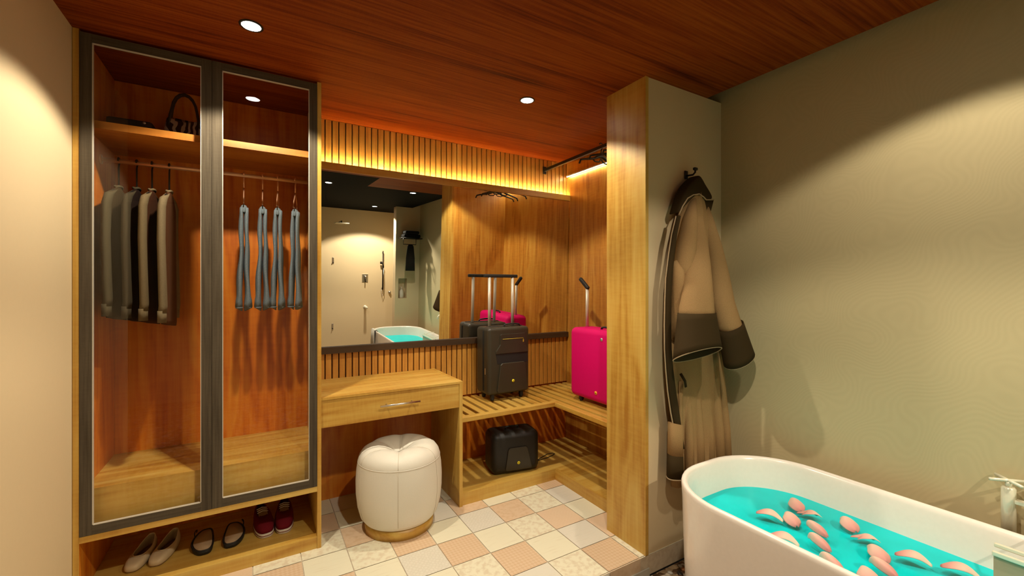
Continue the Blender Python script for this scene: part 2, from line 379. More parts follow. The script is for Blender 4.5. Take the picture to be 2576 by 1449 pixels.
# ------------------------------------------------------------------ downlights
LBL = ['recessed downlight above the glass wardrobe doors', 'recessed downlight above the luggage shelf, right of the stool',
       'recessed downlight in unlit ceiling seen at left in mirror', 'recessed downlight in unlit ceiling seen at right in mirror, above tub',
       'farthest recessed downlight seen in mirror, near the shower wall']
for (x, y, e), lb in zip(SPOTS, LBL):
    t = thing('ceiling_downlight', lb, 'ceiling light', (x, y, ZC), group=None)
    b1 = new_bm(); ro, ri = .043, .035
    rs = [[(r*math.cos(2*PI*j/40), r*math.sin(2*PI*j/40), z) for j in range(40)] for r, z in ((ro, 0), (ro, -.003), (ri, -.004), (ri, -.0005), (ro, 0))]
    rings(b1, rs, cap0=False, cap1=False); obj('rim', b1, M_darkmetal, t, True)
    b2 = new_bm(); cyl(b2, (0, 0, -.0028), ri-.0005, .002, 40); obj('lens', b2, M_lamp, t)
    L = bpy.data.lights.new('downlight_beam', 'SPOT'); L.energy = e; L.color = WARM; L.spot_size = R(126); L.spot_blend = .22; L.shadow_soft_size = .028
    lo = bpy.data.objects.new('downlight_beam', L); COL.objects.link(lo); lo.location = (0, 0, -.012); lo.parent = t

# ------------------------------------------------------------------ back wall: slat cladding, mirror, trims
def slats(z0, z1, x0, x1):
    bm = new_bm()
    box(bm, (x0, YB-.006, z0), (x1, YB-.0005, z1), 1)
    n = int(round((x1-x0)/.0403)); p = (x1-x0)/n
    for i in range(n): box(bm, (x0+i*p+.0035, YB-.024, z0), (x0+(i+1)*p-.0035, YB-.006, z1), 0, bev=.0015, seg=1)
    return bm
tag(obj('slat_panel', slats(2.121, ZC-.001, .286, XR-.013), [M_slat, M_groove]), 'upper strip of vertical wooden slats glowing above the mirror', 'wall panel')
tag(obj('slat_panel', slats(.548, .925, .286, XR-.013), [M_slat, M_groove]), 'lower strip of vertical wooden slats beneath the mirror', 'wall panel')
t = thing('mirror_ledge', 'thin honey wood ledge running along the mirror top', 'shelf', (.286, 2.87, 2.076))
obj('board', bx((0, 0, 0), (XR-.014-.286, .0455, .012)), M_woodx, t)
obj('lip', bx((0, 0, .012), (XR-.014-.286, .009, .045)), M_woodx, t)
led = obj('led_strip', bx((.01, .0092, .020), (XR-.03-.286, .0112, .036)), M_led, t); led['label'] = 'glowing warm light strip behind the lip'
t = thing('wall_mirror', 'large frameless wall mirror above the dressing table, dark bottom ledge', 'mirror', (.288, 2.905, .967))
al = R(1.7)
mp_ = obj('mirror_pane', bx((0, 0, .002), (XR-.018-.288, .004, 1.108)), M_mirror, t); mp_.rotation_euler = (al, 0, 0)
# lean the pane so that its top comes forward
mp_.rotation_euler = (al, 0, 0)
mp_.location = (0, .011, 0)
obj('bottom_ledge', bx((0, -.012, -.040), (XR-.016-.288, .0345, .001)), M_trimdark, t)
# warm strip on the right alcove wall
t = thing('led_strip_light', 'bright linear light strip along the right alcove wall under hangers', 'strip light', (2.245, 1.80, 2.282))
obj('housing', bx((.010, 0, 0), (.032, 1.10, .010)), M_alu, t); obj('diffuser', bx((.014, .005, -.002), (.019, 1.095, 0)), M_led2, t)
# ------------------------------------------------------------------ clothes rail and hangers in the alcove
t = thing('hanging_rail', 'square black clothes rail fixed near the ceiling above the suitcases', 'rail', (2.04, 1.782, 2.31))
obj('rail_bar', bx((-.009, .004, -.011), (.009, 1.128, .011)), M_darkmetal, t)
for y in (0, 1.126): obj('end_bracket', bx((-.016, y, -.03), (.016, y+.006, .03)), M_darkmetal, t)
def hanger_pts(w=.21):
    return [(-w, -.075), (-w+.012, -.050), (-w+.045, -.040), (-.07, -.020), (-.03, .0), (0, .008), (.03, .0), (.07, -.020), (w-.045, -.040), (w-.012, -.050), (w, -.075)]
def make_black_hanger():
    t = thing('clothes_hanger', 'black plastic clothes hanger on the rail', 'hanger', (2.04, 2.2, 2.2345), 0, 'black hangers on the alcove rail')
    bm = new_bm(); tube(bm, [(x, 0, z) for x, z in hanger_pts()], [.006, .0065, .007, .0085, .011, .013, .011, .0085, .007, .0065, .006], 10)
    tube(bm, [(-.085, 0, -.026), (-.06, 0, -.038), (-.02, 0, -.034), (0, 0, -.012)], .0045, 8)
    tube(bm, [(.085, 0, -.026), (.06, 0, -.038), (.02, 0, -.034), (0, 0, -.012)], .0045, 8)
    obj('hanger_frame', bm, M_rubber, t, True)
    bm = new_bm(); tube(bm, [(0, 0, .005), (0, 0, .035), (.004, 0, .05)]+[(.019*math.cos(a)*.95, 0, .079+.019*math.sin(a)) for a in [R(-60+30*i) for i in range(0, 8)]], .004, 8)
    obj('hook', bm, M_darkmetal, t, True)
    return t
h0 = make_black_hanger()
HL = ['nearest black hanger on the alcove rail, left arm nearly full view', 'middle black hanger on the rail, partly hidden behind the first', 'black hanger closest to the wooden post on the alcove rail']
for i, (y, rz) in enumerate(((2.23, .10), (2.10, -.06), (2.0, .05))):
    h = h0 if i == 0 else copy_tree(h0)
    h.location = (2.037, y, 2.2385); h.rotation_euler = (0, 0, rz); h['label'] = HL[i]

# ------------------------------------------------------------------ dressing table
t = thing('dressing_table', 'honey wood dressing table with one wide drawer below the mirror', 'table', (.286, 2.42, 0))
obj('tabletop', bx((0, 0, .755), (.777, .495, .768)), M_woodx, t)
obj('side_panel', bx((.777, -.001, 0), (.798, .495, .769)), M_woodz, t)
d = obj('drawer', bx((0, .004, .611), (.776, .46, .7535)), M_woodx, t)
hb = new_bm(); tube(hb, [(.295, -.030, .690), (.520, -.030, .690)], .0055, 12)
for x in (.335, .480): tube(hb, [(x, .004, .690), (x, -.028, .690)], .004, 8)
o = obj('drawer_pull', hb, M_steel, d, True); o['label'] = 'slim steel bar pull'
# ------------------------------------------------------------------ L-shaped slatted luggage shelf and plinth
XS, YS = 1.79, 2.432     # inner corner of the L
t = thing('luggage_shelf', 'L-shaped slatted wooden luggage shelf in the alcove corner', 'shelf', (1.085, 2.43, .51))
bm = new_bm(); ox, oy = 1.085, 2.43
xa = 1.087
while xa < XR-.02:
    x1 = min(xa+.045, XR-.0135)
    ys = (YS+.045 if xa < XS else 1.783)
    box(bm, (xa-ox, ys-oy, .008), (x1-ox, YB-.0255-oy, .028), bev=.001, seg=1); xa += .071
o = obj('slats', bm, M_woody, t)
bm = new_bm()
box(bm, (1.0855-ox, YS-oy, 0), (XS+.04-ox, YS+.046-oy, .0285), bev=.0015, seg=1)
obj('front_rail', bm, M_woodx, t)
obj('front_rail', bx((XS-ox, 1.783-oy, 0), (XS+.040-ox, YS-.0005-oy, .0285), bev=.0015, seg=1), M_woody, t)
obj('back_rail', bx((1.0855-ox, YB-.075-oy, -.012), (XR-.014-ox, YB-.03-oy, .0075)), M_woodx, t)
t = thing('low_plinth', 'low L-shaped wooden plinth on the floor under the slatted shelf', 'plinth', (1.085, 2.43, 0))
bm = new_bm(); box(bm, (.0005, .016, .0), (XR-.014-ox, YB-.001-oy, .060)); box(bm, (XS+.02-ox, 1.783-oy, 0), (XR-.014-ox, .0159, .060))
obj('deck', bm, M_woodx, t)
obj('front_board', bx((.0005, 0, 0), (XS+.016-ox, .0155, .074)), M_woodx, t)
obj('front_board', bx((XS+.004-ox, 1.783-oy, 0), (XS+.0195-ox, -.0005, .074)), M_woody, t)

# ------------------------------------------------------------------ wardrobe
YF = 2.41
t = thing('wardrobe', 'tall built-in honey wood wardrobe with two framed glass doors', 'wardrobe', (-.645, YF, 0))
def WB(name, a, b, m, par=t, **k): return obj(name, bx((a[0]+.645, a[1]-YF, a[2]), (b[0]+.645, b[1]-YF, b[2]), **k), m, par)
WB('side_panel', (-.6445, YF+.002, 0), (-.625, YB-.001, 2.399), M_back)  # redder wood paints in the shade on the inner face
WB('lit_front_edge', (-.6445, YF, 0), (-.625, YF+.0019, 2.399), M_woodz)  # thin honey strip added to paint the panel's front edge as lit
WB('side_panel', (.2665, YF, 0), (.2855, YB-.001, 2.399), M_woodz)
WB('back_panel', (-.6245, YB-.022, .0), (.266, YB-.002, 2.398), M_back)
WB('bottom_board', (-.6245, YF, .294), (.266, YB-.0225, .320), M_woodx)
WB('top_shelf', (-.6245, YF+.06, 2.020), (.266, YB-.0225, 2.052), M_shelf)
WB('drawer_box', (-.6245, YF+.056, .3205), (.266, YB-.0225, .492), M_woodx)
WB('shoe_plinth', (-.6245, YF+.004, .0), (.266, YB-.0225, .060), M_woodx)
rb = new_bm(); tube(rb, [(.021, .275, 1.937), (.911, .275, 1.937)], .0105, 14); o = obj('hanging_rod', rb, M_rod, t, True)
for x0, x1 in ((.0205, .026), (.9065, .911)):
    rb = new_bm(); cyl(rb, (x0, .275, 1.937), .022, x1-x0, 20, 'x'); obj('rod_socket', rb, M_rod, o, True)
for nm, x0, x1, wl, wr in (('left', -.6235, -.1795, .038, .039), ('right', -.178, .2655, .039, .036)):
    d = thing('door', None, None); d.parent = t; d.location = (x0+.645, 0, .3215); W, H = x1-x0, 2.067
    obj('stile', bx((0, -.002, 0), (wl, .020, H)), M_ash, d); obj('stile', bx((W-wr, -.002, 0), (W, .020, H)), M_ash, d)
    obj('bottom_rail', bx((wl, -.0018, 0), (W-wr, .0198, .038)), M_ashx, d); obj('top_rail', bx((wl, -.0018, H-.036), (W-wr, .0198, H)), M_ashx, d)
    p = obj('glass_pane', bx((wl, .0085, .038), (W-wr, .0105, H-.036)), M_glass, d)
    # single-sheet reflection: keep only the front face
    me = p.data; bm = bmesh.new(); bm.from_mesh(me); bmesh.ops.delete(bm, geom=[f for f in bm.faces if f.normal.y > -.5], context='FACES'); bm.to_mesh(me); bm.free()
    fb = new_bm()
    for a, b in (((wl-.001, -.001, .036), (wl+.003, .012, H-.034)), ((W-wr-.003, -.001, .036), (W-wr+.001, .012, H-.034)), ((wl, -.001, .036), (W-wr, .012, .041)), ((wl, -.001, H-.038), (W-wr, .012, H-.034))): box(fb, a, b)
    o = obj('glazing_bead', fb, M_alu, d)

# ------------------------------------------------------------------ contents of the wardrobe
# shirts and jackets seen edge-on: each hangs across the rod
def garment(x, y, zt, ln, ms, mj, label, hw=.205, th=.017, drop=.03, rz=0):
    t = thing('hanging_shirt', label, 'shirt', (x, y, 0), rz, 'shirts on the wardrobe rod')
    bm = new_bm()
    rows = [(zt, .030, .008), (zt-.018, .065, .013), (zt-.06, hw*.80, th), (zt-.085, hw*.93, th*1.05), (zt-.13, hw*.95, th*1.15), (zt-.3, hw*.92, th*1.15), (zt-.5, hw*.95, th*1.2), (zt-ln+.02, hw, th*1.2), (zt-ln, hw*.99, th)]
    rs = []; n = 36
    for i, (z, h, tk) in enumerate(rows):
        ring = []
        for j in range(n):
            a = 2*PI*j/n; fold = 1+.25*math.sin(5*a+i*.4)*(i > 3)
            ring.append((tk*math.sin(a)*fold, h*math.cos(a), z-.018*(1+math.cos(a))*(i > 6)))
        rs.append(ring)
    rings(bm, rs); o = obj('shirt_body', bm, mj, t, True)
    # collar
    bm = new_bm(); tube(bm, [(.010*math.cos(q), .036*math.sin(q), zt-.004+.008*abs(math.cos(q/1))) for q in [2*PI*k/16 for k in range(16)]], .006, 8, closed=True); obj('collar', bm, ms, t, True)
    # sleeves hanging at each end
    for sgn in (-1, 1):
        bm = new_bm(); rs = []
        for i, (z, yy, ry, rx) in enumerate(((zt-.012, .060, .030, .007), (zt-.035, .130, .045, .011), (zt-.058, .178, .038, .014), (zt-.10, .196, .030, .0155), (zt-.25, .203, .028, .0155), (zt-.42, .206, .027, .0155), (zt-ln+.08, .206, .028, .016), (zt-ln+.05, .206, .029, .016))):
            rs.append([(rx*math.sin(2*PI*j/18)+(.004*math.sin(i*1.3)), sgn*(yy-.016)+ry*math.cos(2*PI*j/18), z-(.012*math.cos(2*PI*j/18) if i < 2 else 0)*sgn) for j in range(18)])
        rings(bm, rs); s_ = obj('sleeve', bm, ms, t, True)
        bm = new_bm(); rings(bm, [[(.0164*math.sin(2*PI*j/18), sgn*.190+.0294*math.cos(2*PI*j/18), z) for j in range(18)] for z in (zt-ln+.060, zt-ln+.006)]); obj('cuff', bm, ms, s_, True)
    return t
def hook_on(t, zt, m, x=0, zrod=1.937):
    bm = new_bm(); tube(bm, [(0, 0, zt-.02), (0, 0, zrod-.03)]+[(.0, .0155*math.cos(a)*1.0, zrod+.0+.0155*math.sin(a)) for a in [R(-70+32*i) for i in range(0, 9)]], .0036, 8); return obj('hanger_hook', bm, m, t, True)
def wooden_hanger(x, y, zt, label):
    t = thing('clothes_hanger', label, 'hanger', (x, y, 0), 0, 'dark hangers under the shirts')
    bm = new_bm(); tube(bm, [(0, -.17, zt-.062), (0, -.09, zt-.032), (0, 0, zt-.008), (0, .09, zt-.032), (0, .17, zt-.062)], [.006, .007, .008, .007, .006], 8); obj('hanger_arms', bm, M_darkmetal, t, True)
    hook_on(t, zt, M_darkmetal); return t
SX = [-.560, -.495, -.438, -.372]
SLB = ['olive grey shirt, leftmost on the wardrobe rod', 'dark olive jacket, second from the left on the wardrobe rod', 'taupe and dark brown jacket, third from left on the rod', 'grey beige shirt, nearest the middle door stile of the four tops']
HLB = ['hanger of the leftmost olive grey shirt', 'hanger of the dark olive jacket', 'hanger of the taupe and brown jacket', 'hanger of the grey beige shirt by the door stile']
for i, x in enumerate(SX):
    garment(x, 2.685, 1.812, .60+.012*i, M_shirt[i], M_jacket[i], SLB[i], th=.013, hw=.188)
    wooden_hanger(x, 2.685, 1.812, HLB[i])
# jeans on rose gold hangers
def leg_mesh(s):
    bm = new_bm(); n = 20; rs = []
    for i in range(17):
        k = i/16; z = 1.768-.535*k
        hx = .0085+.0060*k+.0015*math.sin(k*13+s)+(.002 if i >= 15 else 0); hy = .028+.010*k+.003*math.sin(k*9-s)
        xc = s*(.0095+.0105*k+.0015*math.sin(k*15+s*2))+.002*math.sin(k*6+1.1*s)
        rs.append([(xc+hx*math.sin(2*PI*j/n)*(1+.16*math.sin(3*2*PI*j/n+k*8)), hy*math.cos(2*PI*j/n), z-.012*(i > 14)*math.cos(2*PI*j/n+s)) for j in range(n)])
    rings(bm, rs); return bm
def make_jeans():
    t = thing('folded_jeans', 'x', 'jeans', (0, 0, 0), 0, 'jeans on the wardrobe rod')
    for s in (-1, 1):
        o = obj('trouser_leg', leg_mesh(s), M_denim, t, True)
        bm = new_bm(); tube(bm, [(s*.0205+.0145*math.cos(q), .037*math.sin(q), 1.240) for q in [2*PI*k/20 for k in range(20)]], .0035, 6, closed=True); obj('hem', bm, M_denim, o, True)
    bm = new_bm(); rs = []
    for z, hy, hx in ((1.782, .026, .006), (1.778, .030, .013), (1.765, .031, .0175), (1.745, .031, .0175), (1.742, .030, .010)):
        rs.append([(hx*math.sin(2*PI*j/20), hy*math.cos(2*PI*j/20), z) for j in range(20)])
    rings(bm, rs); obj('waistband', bm, M_denim, t, True)
    return t
def make_wire_hanger():
    t = thing('wire_hanger', 'x', 'hanger', (0, 0, 0), 0, 'rose gold hangers')
    bm = new_bm(); tube(bm, [(0, 0, 1.868), (0, -.040, 1.815), (0, -.048, 1.7835), (0, .048, 1.7835), (0, .040, 1.815)], .003, 8, closed=True); obj('hanger_frame', bm, M_rose, t, True)
    hook_on(t, 1.892, M_rose); return t
j0, w0 = make_jeans(), make_wire_hanger()
JL = ['blue grey jeans, leftmost of four pairs behind the right door', 'blue grey jeans, second from left behind the right door', 'blue grey jeans, third from left behind the right door', 'blue grey jeans, nearest the wardrobe right side']
WLb = ['rose gold hanger of the leftmost jeans', 'rose gold hanger of the second jeans from the left', 'rose gold hanger of the third jeans from the left', 'rose gold hanger of the jeans nearest the right side']
for i, (x, rz) in enumerate(((-.06, .0), (.026, .03), (.098, .14), (.184, .26))):
    j = j0 if i == 0 else copy_tree(j0); j.location = (x, 2.685, -.004); j.rotation_euler = (0, 0, -rz); j['label'] = JL[i]
    h = w0 if i == 0 else copy_tree(w0); h.location = (x, 2.685, 0); h.rotation_euler = (0, 0, -rz); h['label'] = WLb[i]
# handbag and clutch on the top shelf
t = thing('handbag', 'black and white printed handbag with tall black handle on top shelf', 'bag', (-.318, 2.745, 2.0525))
bm = new_bm(); rs = []
for z, hx, hy in ((0, .060, .040), (.012, .085, .052), (.05, .088, .050), (.095, .082, .038), (.125, .072, .022), (.133, .066, .010)):
    rs.append([(hx*math.copysign(abs(math.cos(a))**.7, math.cos(a)), hy*math.sin(a), z+(.018*(abs(math.cos(a))) if z > .1 else 0)) for a in [2*PI*j/28 for j in range(28)]])
rings(bm, rs); obj('bag_body', bm, M_bag, t, True)
for y in (-.02, .02):
    bm = new_bm(); tube(bm, [(-.062, y, .10), (-.057, y, .155)]+[(.052*math.cos(a)*-1, y*.5, .175+.10*math.sin(a)) for a in [R(10+20*i) for i in range(9)]]+[(.057, y, .155), (.062, y, .10)], .006, 8, flat=.6); obj('handle', bm, M_rubber, t, True)
t = thing('clutch_purse', 'flat dark clutch purse lying at the top shelf left end', 'bag', (-.515, 2.70, 2.0525))
obj('purse_body', bx((-.085, -.05, 0), (.085, .05, .084), bev=.014, seg=3), M_blackdark, t, True)
obj('flap', bx((-.080, -.054, .034), (.080, -.049, .076), bev=.002), M_blackdark, t)
bm = new_bm(); cyl(bm, (.055, -.054, .070), .006, -.003, 12, 'y'); obj('clasp', bm, M_silver, t, True)

# ------------------------------------------------------------------ shoes on the plinth of the wardrobe
def outline(L, W, toe=.5, n=36, asym=.0, heel=.78):
    pts = []
    for j in range(n):
        a = 2*PI*j/n; y = -L/2*math.cos(a)    # -L/2 toe (towards the viewer)
        k = (y+L/2)/L; wd = W/2*(abs(math.sin(a))**.60)*(1-(1-heel)*k)*(1+.10*math.sin(PI*k*1.2))
        pts.append((wd*(1 if a < PI else -1)+asym*math.sin(PI*k)*W*.25-asym*.1*W, y))
    return pts
def loft_shoe(bm, o, zs, mi=0, cap0=True, cap1=True):
    rings(bm, [[(x*sx, y*sy+dy, z(x, y) if callable(z) else z) for x, y in o] for z, sx, sy, dy in zs], cap0=cap0, cap1=cap1, mi=mi)
def make_flat(m):
    t = thing('ballet_flat', 'x', 'shoe', (0, 0, 0), 0, 'cream ballet flats')
    o = outline(.235, .082, heel=.74)
    bm = new_bm(); loft_shoe(bm, o, [(0, .88, .94, 0), (.006, .95, .98, 0)]); obj('sole', bm, M_insole, t, True)
    top = lambda h0, h1: (lambda x, y: h0+(h1-h0)*max(0, min(1, (y+.02)/.12)))
    bm = new_bm(); V = rings(bm, [[(x*.95, y*.98, .006) for x, y in o], [(x, y, .016) for x, y in o], [(x*.98, y*.985, .030+.012*max(0, y/.12)) for x, y in o],
        [(x*.84, y*.80+.010, .038+.020*max(0, y/.11)) for x, y in o], [(x*.72, y*.66+.026, .040+.020*max(0, y/.1)) for x, y in o]], cap0=False, cap1=False)
    u = obj('upper', bm, m, t, True); solid(u, .0025); subdiv(u, 1)
    bm = new_bm(); tube(bm, [(x*.72, y*.66+.026, .041+.020*max(0, y/.1)) for x, y in o], .0025, 6, closed=True); obj('topline', bm, m, t, True)
    bm = new_bm(); loft_shoe(bm, o, [(.0065, .90, .90, 0), (.0085, .90, .90, 0)]); obj('insole', bm, M_insole, t, True)
    return t
def make_slipper():
    t = thing('house_slipper', 'x', 'shoe', (0, 0, 0), 0, 'slippers with dark rims')
    o = outline(.225, .088, asym=.55, heel=.85)
    bm = new_bm(); loft_shoe(bm, o, [(0, .96, .97, 0), (.012, 1, 1, 0), (.020, .985, .99, 0)]); obj('sole', bm, M_rubber, t, True)
    bm = new_bm(); loft_shoe(bm, o, [(.0205, .86, .90, 0), (.0235, .85, .89, 0)]); obj('footbed', bm, M_insole2, t, True)
    bm = new_bm(); tube(bm, [(x*.97, y*.97, .021) for x, y in o], .0040, 8, closed=True); obj('rim', bm, M_rubber, t, True)
    bm = new_bm(); tube(bm, [(.040+.004*math.sin(q*6), .04+.065*q, .020+.022*math.sin(PI*q)) for q in [k/8 for k in range(9)]], .0045, 8, flat=.5); obj('strap', bm, M_rubber, t, True)
    return t
def make_sneaker():
    t = thing('canvas_sneaker', 'x', 'shoe', (0, 0, 0), 0, 'burgundy canvas sneakers')
    o = outline(.250, .090, heel=.80)
    bm = new_bm(); loft_shoe(bm, o, [(0, .97, .98, 0), (.004, 1, 1, 0), (.022, 1, 1, 0), (.024, .97, .98, 0)]); s_ = obj('sole', bm, M_white, t, True)
    bm = new_bm(); tube(bm, [(x*1.004, y*1.002, .012) for x, y in o], .0016, 6, closed=True); o_ = obj('sole_stripe', bm, M_canvas, s_, True)
    bm = new_bm(); rings(bm, [[(x*.97, y*.98, .024) for x, y in o], [(x*.96, y*.96, .044+.010*(y > 0)) for x, y in o], [(x*.86, y*.82+.014, .060+.016*max(0, y/.1)) for x, y in o],
        [(x*.55, y*.52+.045, .070+.018*max(0, y/.1)) for x, y in o]], cap0=False, cap1=False)
    u = obj('upper', bm, M_canvas, t, True); solid(u, .003)
    bm = new_bm(); loft_shoe(bm, o, [(.0245, .88, .90, 0), (.027, .88, .90, 0)]); obj('insole', bm, M_insole, t, True)
    bm = new_bm(); box(bm, (-.021, -.040, .0), (.021, .045, .004), bev=.0015, M=T(0, 0, .0705)@Matrix.Rotation(R(15), 4, 'X')); o_ = obj('tongue', bm, M_insole, t)
    bm = new_bm()
    for q in range(3): tube(bm, [(-.025, .012+.014*q, .0765+.004*q), (0, .014+.014*q, .0825+.004*q), (.025, .012+.014*q, .0765+.004*q)], .0018, 6)
    obj('laces', bm, M_white, t, True)
    bm = new_bm(); tube(bm, [(.034*math.cos(a), -.052-.012*math.sin(a), .0585-.002*math.sin(a)) for a in [PI*k/10 for k in range(11)]], .0011, 6); obj('toe_stitching', bm, M_white, t, True)
    return t
ZP = .0602
f0, s0, k0 = make_flat(M_shoecream), make_slipper(), make_sneaker()
for i, (x, y, rz, mir, lb) in enumerate(((-.466, 2.642, -.20, 1, 'cream ballet flat, left shoe of the pair at plinth left end'), (-.378, 2.640, -.24, 1, 'cream ballet flat, right shoe of the pair beside the slippers'))):
    c = f0 if i == 0 else copy_tree(f0); c.location = (x, y, ZP); c.rotation_euler = (0, 0, rz); c['label'] = lb
for i, (x, y, rz, mir, lb) in enumerate(((-.226, 2.632, .03, -1, 'dark rimmed beige slipper nearer the ballet flats'), (-.106, 2.634, -.02, 1, 'dark rimmed beige slipper nearer the burgundy sneakers'))):
    c = s0 if i == 0 else copy_tree(s0); c.location = (x, y, ZP); c.rotation_euler = (0, 0, rz); c.scale = (mir, 1, 1); c['label'] = lb
for i, (x, y, rz, mir, lb) in enumerate(((.028, 2.655, .12, 1, 'burgundy canvas sneaker nearer the slippers'), (.128, 2.652, -.06, 1, 'burgundy canvas sneaker nearest the plinth right end'))):
    c = k0 if i == 0 else copy_tree(k0); c.location = (x, y, ZP); c.rotation_euler = (0, 0, rz); c['label'] = lb

# ------------------------------------------------------------------ stool
t = thing('pouf_stool', 'round cream tufted pouf stool with wooden base by dressing table', 'stool', (.700, 2.435, 0), R(12))
def lobes(a, r, z):
    k = 1-.006*(abs(math.cos(3*a))**14)*(1 if z > .08 else 0)
    return (k, 0)
prof = [(.178, .052), (.195, .060), (.213, .085), (.228, .14), (.236, .21), (.237, .28), (.233, .34), (.2275, .375), (.2268, .381), (.227, .387)]
bm = new_bm(); lathe(bm, prof, 96, fn=lambda a, r, z: (1-.003*(abs(math.cos(3*a))**40), 0)); obj('upholstered_body', bm, M_cream, t, True)
def topfn(a, r, z):
    q = min(1, max(0, r/.225)); cr = (abs(math.cos(3*a))**10)
    return (1, -.011*cr*math.sin(PI*min(1, q))*(1 if q < .98 else 0))
prof = [(.2262, .381), (.2255, .390), (.219, .412), (.203, .434), (.178, .450), (.148, .457), (.115, .456), (.082, .445), (.050, .425), (.022, .403), (.004, .396)]
bm = new_bm(); lathe(bm, prof, 96, fn=topfn); obj('tufted_seat', bm, M_cream, t, True)
bm = new_bm(); tube(bm, [((.2262*math.cos(a)), (.2262*math.sin(a)), .384) for a in [2*PI*k/72 for k in range(72)]], .0016, 6, closed=True)
for k in range(6):
    a = R(60*k)
    tube(bm, [((r+.0015)*math.cos(a), (r+.0015)*math.sin(a), z) for r, z in ((.212, .085), (.227, .14), (.2345, .21), (.2355, .28), (.2315, .34), (.226, .380))], .0010, 6)
    tube(bm, [(r*math.cos(a), r*math.sin(a), z+topfn(a, r, z)[1]+.0005) for r, z in ((.2255, .390), (.219, .412), (.203, .434), (.178, .450), (.148, .457), (.115, .456), (.082, .445), (.050, .425), (.022, .403))], .0011, 6)
obj('piping', bm, M_creamseam, t, True)
bm = new_bm(); cyl(bm, (0, 0, 0), .188, .052, 64, r2=.190); obj('wooden_base', bm, M_woodx, t, True)

# ------------------------------------------------------------------ black upright suitcase
def badge(parent, M, m, r=.0105):
    bm = new_bm(); sub = new_bm(); cyl(sub, (0, 0, 0), r, -.003, 28, 'y'); merge(bm, sub, 0, M)
    o = obj('round_badge', bm, m, parent, True); o['label'] = 'small round %s badge' % m.name.split('_')[0]
    bm = new_bm(); sub = new_bm(); tube(sub, [(-r*.55, -.0036, -r*.08), (-r*.2, -.0036, r*.18), (r*.15, -.0036, -r*.12), (r*.55, -.0036, r*.12)], r*.10, 6); merge(bm, sub, 0, M); obj('badge_mark', bm, M_darkmetal, o)
    return o
t = thing('suitcase', 'black upright cabin suitcase with raised handle on the slatted shelf', 'suitcase', (1.557, 2.755, .5387))
W, D, Z0, Z1 = .345, .19, .045, .522
obj('shell', bx((-W/2, -D/2, Z0), (W/2, D/2, Z1), bev=.026, seg=5), M_blackplastic, t, True)
bm = new_bm()
for y in (-.030, -.018): 
    tube(bm, [(-W/2-.001, y, Z0+.03), (-W/2-.001, y, Z1-.03), (-W/2+.008, y, Z1-.008), (-W/2+.03, y, Z1+.001), (W/2-.03, y, Z1+.001), (W/2-.008, y, Z1-.008), (W/2+.001, y, Z1-.03), (W/2+.001, y, Z0+.03), (W/2-.03, y, Z0-.001), (-W/2+.03, y, Z0-.001)], .0028, 6, closed=True)
obj('zip_seam', bm, M_rubber, t, True)
FM = T(0, -D/2-.0002+.004, 0)
bm = new_bm(); prism(bm, [(-.075, .335), (.120, .335), (.120, .335), (.150, .405), (.128, .425), (.128, .478), (-.066, .478), (-.066, .425), (-.108, .36), (-.118, .335)][0:1]+[(.155, .335), (.155, .352), (.128, .395), (.128, .474), (-.070, .474), (-.078, .466), (-.078, .40), (-.112, .352), (-.112, .335)], FM, .012, bev=.003); p = obj('upper_pocket', bm, M_blackplastic, t)
bm = new_bm(); tube(bm, [(-.060, -D/2-.0095, .438), (.112, -D/2-.0095, .438), (.112, -D/2-.0095, .412)], .0016, 6); z = obj('yellow_zip', bm, M_gold, p, True); z['label'] = 'yellow zip line'
bm = new_bm(); box(bm, (.108, -D/2-.0115, .410), (.116, -D/2-.009, .428), bev=.0008); obj('zip_pull', bm, M_gold, z)
bm = new_bm(); prism(bm, [(-.112, .333), (.155, .333), (.155, .262), (-.098, .262)], FM, .0055, bev=.001); obj('recessed_band', bm, M_rubber, t)
bm = new_bm(); prism(bm, [(-.095, .060), (.145, .060), (.150, .075), (.130, .255), (.118, .268), (-.062, .268), (-.078, .255), (-.104, .075)], FM, .016, bev=.005, seg=3); p = obj('lower_pocket', bm, M_blackplastic, t)
badge(p, T(.024, -D/2-.0125, .137), M_yellow)
for x in (-.105, .09):
    bm = new_bm(); tube(bm, [(x, .012, Z1-.01), (x, .012, .885)], [.0122]*2, 12, flat=.7); obj('telescopic_tube', bm, M_alu, t, True)
obj('grip_bar', bx((-.150, .001, .878), (.130, .024, .902), bev=.006, seg=3), M_rubber, t, True)
bm = new_bm(); tube(bm, [(-.02, -.045, Z1-.002), (-.01, -.045, Z1+.014), (.03, -.045, Z1+.018), (.07, -.045, Z1+.018), (.11, -.045, Z1+.014), (.12, -.045, Z1-.002)], .006, 8); obj('carry_handle', bm, M_rubber, t, True)
bm = new_bm(); box(bm, (-W/2-.004, -.060, .19), (-W/2+.002, -.050, .235), bev=.001); obj('side_lock', bm, M_steel, t)
for x in (-.125, .115):
    for y in (-.065, .065):
        wh = new_bm(); box(wh, (x-.012, y-.014, .018), (x+.012, y+.014, Z0+.004), bev=.003); w_ = obj('wheel_fork', wh, M_rubber, t)
        wh = new_bm(); cyl(wh, (x-.008, y, .0152), .015, .016, 20, 'x'); obj('wheel', wh, M_rubber, w_, True)

# ------------------------------------------------------------------ pink suitcase
t = thing('suitcase', 'hot pink upright suitcase on the shelf beside the wooden post', 'suitcase', (2.055, 2.175, .5387), R(90))
